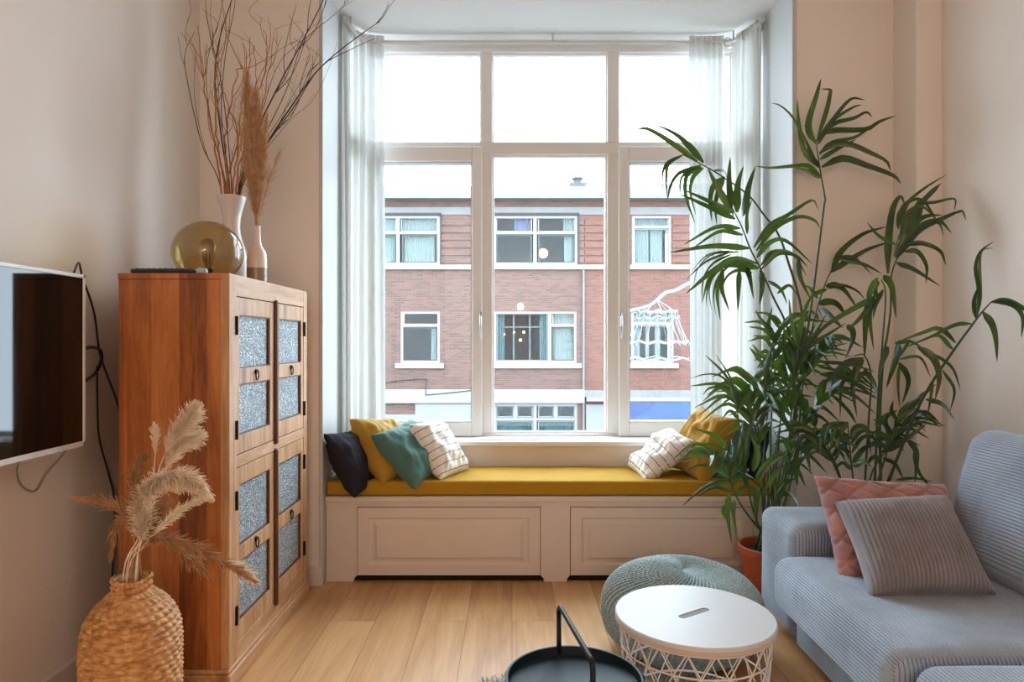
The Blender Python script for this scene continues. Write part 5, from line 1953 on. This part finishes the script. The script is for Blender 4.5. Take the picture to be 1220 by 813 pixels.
for par, xa, xb, tp in ((bA, XA0, XN, 222), (bB, XN, XB1, 219.5)):
    MB().box(xa, xb, YO - 0.45, YO + 0.5, zat(232, YO - 0.45), zat(tp, YO - 0.45)).build('fascia', M['fascia_out'], par)
    MB().box(xa, xb, YO - 0.47, YO - 0.1, zat(236, YO - 0.47), zat(232, YO - 0.47)).build('gutter', M['grey_stone'], par)
    MB().box(xa, xb, YO - 0.03, YO + 0.02, oz(256), oz(247)).build('lintel_band', M['grey_stone'], par)
    MB().box(xa, xb, YO - 0.1, YO + 0.02, oz(321.5), oz(316)).build('sill_band', M['white_out'], par, bevel=0.01)
    MB().box(xa, xb, YO + 0.4, YO + 8, zat(224, YO - 0.45), zat(223, YO - 0.45)).build('roof', M['roof_grey'], par)
# projecting brick courses between the upper windows
for par, spans, mt in ((bA, ((525, 587), (689, 696)), 'brick'), (bB, ((697, 752), (801, 879)), 'brick_red')):
    for a, b in spans:
        m = MB()
        for k in range(7):
            z = oz(261.5 + k * 9)
            m.box(ox(a), ox(b), YO - 0.03, YO + 0.01, z - 0.17, z - 0.01)
        m.build('brick_courses', M[mt], par)
MB().box(ox(420), ox(526), YO - 0.05, YO + 0.02, oz(256.8), oz(254)).box(ox(524.4), ox(526), YO - 0.05, YO + 0.02, oz(316), oz(256)).build('window_surround', M['trim_dark'], bA)
MB().box(ox(586), ox(690), YO - 0.05, YO + 0.02, oz(256.8), oz(254)).box(ox(688.4), ox(690), YO - 0.05, YO + 0.02, oz(316), oz(256)).build('window_surround', M['trim_dark'], bA)
out_window(bA, 420, 524, 257, 316, {'bars': (('v', 474, 257, 316), ('h', 277.5, 421, 523)), 'panes': (
    (425, 471.5, 259, 276, 'white', ((0, 1, 'net'),)), (477, 521, 259, 276, 'white', ((0, 1, 'net'),)),
    (425, 471, 279, 314, 'green', ((0.05, .95, 'net'),)), (478, 521, 279, 314, 'green', ((0.05, .9, 'net'),)))})
out_window(bA, 588, 688, 257, 316, {'bars': (('v', 637.5, 257, 316), ('h', 277.5, 589, 687)), 'panes': (
    (591, 634, 259, 276, 'white', ((.5, 1, 'blind'),)), (641, 685, 259, 276, 'white', ((.7, 1, 'net'),)),
    (591, 634, 279, 314, 'green', None), (641, 685, 279, 314, 'green', ((.72, 1, 'net'),)))})
out_window(bA, 477, 524, 371, 433, {'bars': (('h', 388, 478, 523),), 'panes': (
    (479, 522, 373, 387, 'white', None), (479, 522, 389.5, 431, 'green', ((.78, .92, 'net'),)))}, sill=(471, 529, 433, 439))
out_window(bA, 588, 687, 371, 433, {'bars': (('v', 655, 371, 433), ('h', 388, 657, 686)), 'panes': (
    (591, 653, 373, 431, 'grey', ((0, .16, 'teal_curtain'), (.84, 1, 'teal_curtain'))), (658, 685, 373, 387, 'white', ((0, 1, 'net'),)),
    (658, 685, 390, 431, 'green', ((.1, .95, 'net'),)))}, sill=(587, 693, 433, 439))
gm = MB()
for a in (612, 631.5):
    gm.box(ox(a) - 0.025, ox(a) + 0.025, YO + 0.19, YO + 0.22, oz(430), oz(375))
gm.box(ox(600), ox(647), YO + 0.191, YO + 0.219, oz(390.5), oz(389))
gm.build('glazing_bars', M['grey_sash'], bA)
out_window(bA, 588, 688, 481, 519, {'bars': (('v', 637.5, 481, 519), ('h', 500, 589, 687), ('v', 614, 481, 500), ('v', 662, 481, 500)), 'panes': (
    (591, 612, 484, 498, 'white', None), (616, 635, 484, 498, 'white', None), (641, 660, 484, 498, 'white', None), (664, 685, 484, 498, 'white', None),
    (591, 635, 502, 518, 'white', ((0, 1, 'teal_curtain'),)), (641, 685, 502, 518, 'white', ((0, 1, 'teal_curtain'),)))})
lead = MB()
for a in (602, 626, 650, 674):
    pts = [(ox(a) + 0.2 * math.cos(t_), YO + 0.118, oz(496) + 0.28 * math.sin(t_)) for t_ in [PI * i / 12 for i in range(13)]]
    lead.tube(pts, 0.012, 5)
    lead.tube([(ox(a) - 0.2, YO + 0.118, oz(485)), (ox(a) + 0.2, YO + 0.118, oz(497))], 0.008, 4)
lead.build('leaded_tracery', M['grey_sash'], bA)
out_window(bB, 753, 800, 257, 316, {'bars': (('h', 270.5, 754, 799),), 'panes': (
    (756, 797, 259, 269.5, 'white', ((0, 1, 'net'),)), (756, 797, 272, 314, 'white', ((0, .45, 'net'), (.5, .85, 'net'))))})
out_window(bB, 752, 803, 370, 433, {'bars': (('h', 386, 753, 802),), 'panes': (
    (755, 800, 372, 385, 'white', ((0, 1, 'net'),)), (755, 800, 388, 431, 'white', ((0, .2, 'net'), (.35, .45, 'net'), (.6, .75, 'net'))))}, sill=(746, 808, 433, 439))
# white plaster bands and ground floor
MB().box(XA0, XN, YO - 0.12, YO + 0.02, oz(480), oz(464)).build('plaster_band', M['white_out'], bA)
MB().box(XN, XB1, YO - 0.12, YO + 0.02, oz(473), oz(465)).build('plaster_band', M['grey_stone'], bB)
MB().box(XN + 0.05, XB1, YO - 0.25, YO + 0.02, oz(477.5), oz(473)).build('shop_cornice', M['white_out'], bB)
MB().box(ox(495), ox(586), YO - 0.06, YO + 0.02, GZ, oz(481)).build('plaster_wall', M['stone'], bA)
MB().box(XA0, ox(495), YO - 0.06, YO + 0.02, GZ, oz(494)).build('plaster_wall', M['stone'], bA)
MB().box(ox(698), ox(740), YO - 0.06, YO + 0.02, GZ, oz(482)).build('plaster_wall', M['stone'], bB)
t = NT('blue_shop_fascia')
nz = t.n('ShaderNodeTexNoise', Scale=0.5)
t.l(t.coords(), nz.inputs['Vector'])
t.l(t.ramp(nz.outputs['Fac'], [(0.3, srgb(0, 36, 84)), (0.7, srgb(0, 40, 88))]), t.b.inputs['Base Color'])
t.b.inputs['Roughness'].default_value = 0.25
sg = MB().box(ox(741), XB1, YO - 0.16, YO + 0.02, oz(502), oz(478)).build('shop_fascia', t.m, bB)
# pale discs on the blue fascia
disc = MB()
for cx, r, z in ((777, 0.55, oz(509)), (800, 0.75, oz(500))):
    poly = []
    for i in range(41):
        a = PI * i / 40
        x, zz = ox(cx) + r * math.cos(a), z + r * math.sin(a)
        poly.append((x, min(zz, oz(478.5))))
    poly = [(x, max(zz, oz(501.8))) for x, zz in poly]
    disc.prism(poly, YO - 0.165 - (0.004 if r < 0.6 else 0), YO - 0.158)
disc.build('fascia_discs', plain('fascia_pale_blue', srgb(16, 52, 98), 0.3, nscale=2, namp=0.03), sg)
MB().box(XN + 1.0, XB1, YO - 0.1, YO + 0.02, GZ, oz(502)).build('shop_front', M['out_glass'], bB)
# roof vent
rv = empty('roof_vent', (ox(688), YO + 1, oz(222)), 'grey roof vent on a slab standing on the flat roof', 'roof vent')
k_ = (YO + 1) / YO
MB().box(ox(678) * k_, ox(699) * k_, YO + 0.7, YO + 1.4, zat(224, YO - 0.45), zat(217.5, YO + 0.7)).build('vent_slab', M['roof_grey'], rv)
MB().lathe([(0.12, zat(219, YO + 1)), (0.12, zat(214.5, YO + 1)), (0.18, zat(214, YO + 1)), (0.18, zat(212, YO + 1)), (0.02, zat(211, YO + 1))], (ox(688) * k_, YO + 1), 20).build('vent_pipe', M['roof_grey'], rv)
dp = MB().tube([(ox(695), YO - 0.07, oz(322)), (ox(695), YO - 0.07, GZ)], 0.032, 8).build('downpipe', M['grey_stone'])
tag(dp, 'thin grey downpipe on the brick front between the two houses', 'pipe')
wl = MB().tube(spline([(ox(455), YO - 0.05, oz(457)), (ox(480), YO - 0.05, oz(453)), (ox(505), YO - 0.05, oz(452)), (ox(508), YO - 0.06, oz(454)), (ox(508), YO - 0.14, oz(469)), (ox(512), YO - 0.14, oz(470)), (ox(540), YO - 0.14, oz(467.5)), (ox(566), YO - 0.14, oz(464.5))], 60), 0.016, 5).build('wall_cable', M['trim_dark'])
tag(wl, 'dark cable looping across the white band of the brown brick front', 'cable')
# a round lamp glowing and small table lamps in the rooms opposite
def glow(name, px, py, y, r, label):
    t = NT('lamp_glow')
    t.b.inputs['Base Color'].default_value = (1, .7, .35, 1)
    t.b.inputs['Emission Color'].default_value = (1, .62, .28, 1)
    t.b.inputs['Emission Strength'].default_value = 2.2
    k = y / YO
    x, z = ox(px) * k, CAM_H + (406.5 - py) / F * y
    root = empty(name, (x, y, z), label, 'lamp', 'pendant lamps in the rooms opposite')
    prof = [(max(0.002, r * math.cos(a)), z + r * math.sin(a)) for a in [-PI / 2 + PI * i / 14 for i in range(15)]]
    MB().lathe(prof, (x, y), 20).build('lamp_shade', t.m, root, smooth=True)
    MB().tube([(x, y, z + r), (x, y, z + r + 0.6)], 0.008, 5).build('cord', M['trim_dark'], root)


glow('pendant_lamp', 647, 302, YO + 0.7, 0.15, 'round glowing lamp in the upper green window opposite')
glow('pendant_lamp', 624, 396, YO + 0.75, 0.04, 'small glowing bulb behind the gridded window opposite, upper of two')
glow('pendant_lamp', 620, 405.5, YO + 0.7, 0.045, 'small glowing bulb behind the gridded window opposite, lower of two')
# street and pavement
M['asphalt'] = plain('asphalt', srgb(66, 66, 68), 0.9, nscale=3, namp=0.1)
struct('ground_street', MB().box(-25, 25, 5.5, YO + 9, GZ - 0.2, GZ), M['asphalt'])

# festive net bell hanging over the street
YG = 13.0
gar = empty('street_garland', P(785, 375, YG), 'white festive light garland with net bell strung above the street', 'decoration')
M['rope'] = plain('white_rope', srgb(108, 111, 113), 0.6, nscale=20, namp=0.05)


def gp_(px, py, dy=0.0):
    return P(px, py, YG + dy)


m = MB()
m.tube(spline([gp_(731, 375), gp_(750, 371), gp_(775, 364), gp_(792, 350), (gp_(806, 346)), gp_(826, 336), gp_(880, 318)], 50), 0.036, 8)
m.build('garland_rope', M['rope'], gar, smooth=True)
m = MB()
m.tube([gp_(740, 360), gp_(790, 332), gp_(840, 300)], 0.014, 5)
m.build('steel_wire', plain('wire_grey', srgb(84, 86, 90), 0.5, nscale=20, namp=0.05), gar)
for px, py in ((782, 362), (794, 352)):
    MB().lathe([(0.02, -0.10), (0.09, -0.06), (0.10, 0.0), (0.09, 0.07), (0.02, 0.11)], n=12).build('connector', plain('connector_blue_grey', srgb(60, 76, 90), 0.5, nscale=20, namp=0.1), gar)
    q = gar.children[-1]
    q.matrix_parent_inverse = Matrix()
    q.location = gp_(px, py) - gar.location
    q.rotation_euler = (0, 0.9, 0)
R = random.Random(4)
c = gp_(780, 372)
m = MB()
rt, rb_ = 0.38, 0.62
zt2, zb2 = gp_(780, 372).z, gp_(780, 412).z
cxg = gp_(783, 372).x
for k in range(18):
    a = 2 * PI * k / 18
    pts = []
    for i in range(8):
        f = i / 7
        r = rt + (rb_ - rt) * f ** 1.5
        pts.append((cxg + r * math.cos(a + R.uniform(-.04, .04)), YG + r * math.sin(a), zt2 + (zb2 - zt2) * f))
    m.tube(pts, 0.008, 4)
m.build('net_strands', M['rope'], gar)
for (z, r, rr) in ((zt2, rt, .016), (zt2 - 0.12, rt + .04, .014), (zb2 + .06, rb_ - .03, .02), (zb2 - .25, rb_ + .1, .018)):
    MB().tube([(cxg + r * math.cos(2 * PI * i / 40), YG + r * math.sin(2 * PI * i / 40), z + 0.03 * math.sin(i * PI / 2)) for i in range(40)], rr, 5, closed=True).build('net_hoop', M['rope'], gar)
for k in range(8):
    a = 2 * PI * k / 8
    MB().tube([(cxg + rt * math.cos(a), YG + rt * math.sin(a), zt2), (cxg, YG, gp_(786, 357).z)], 0.008, 4).build('suspension_line', M['rope'], gar)
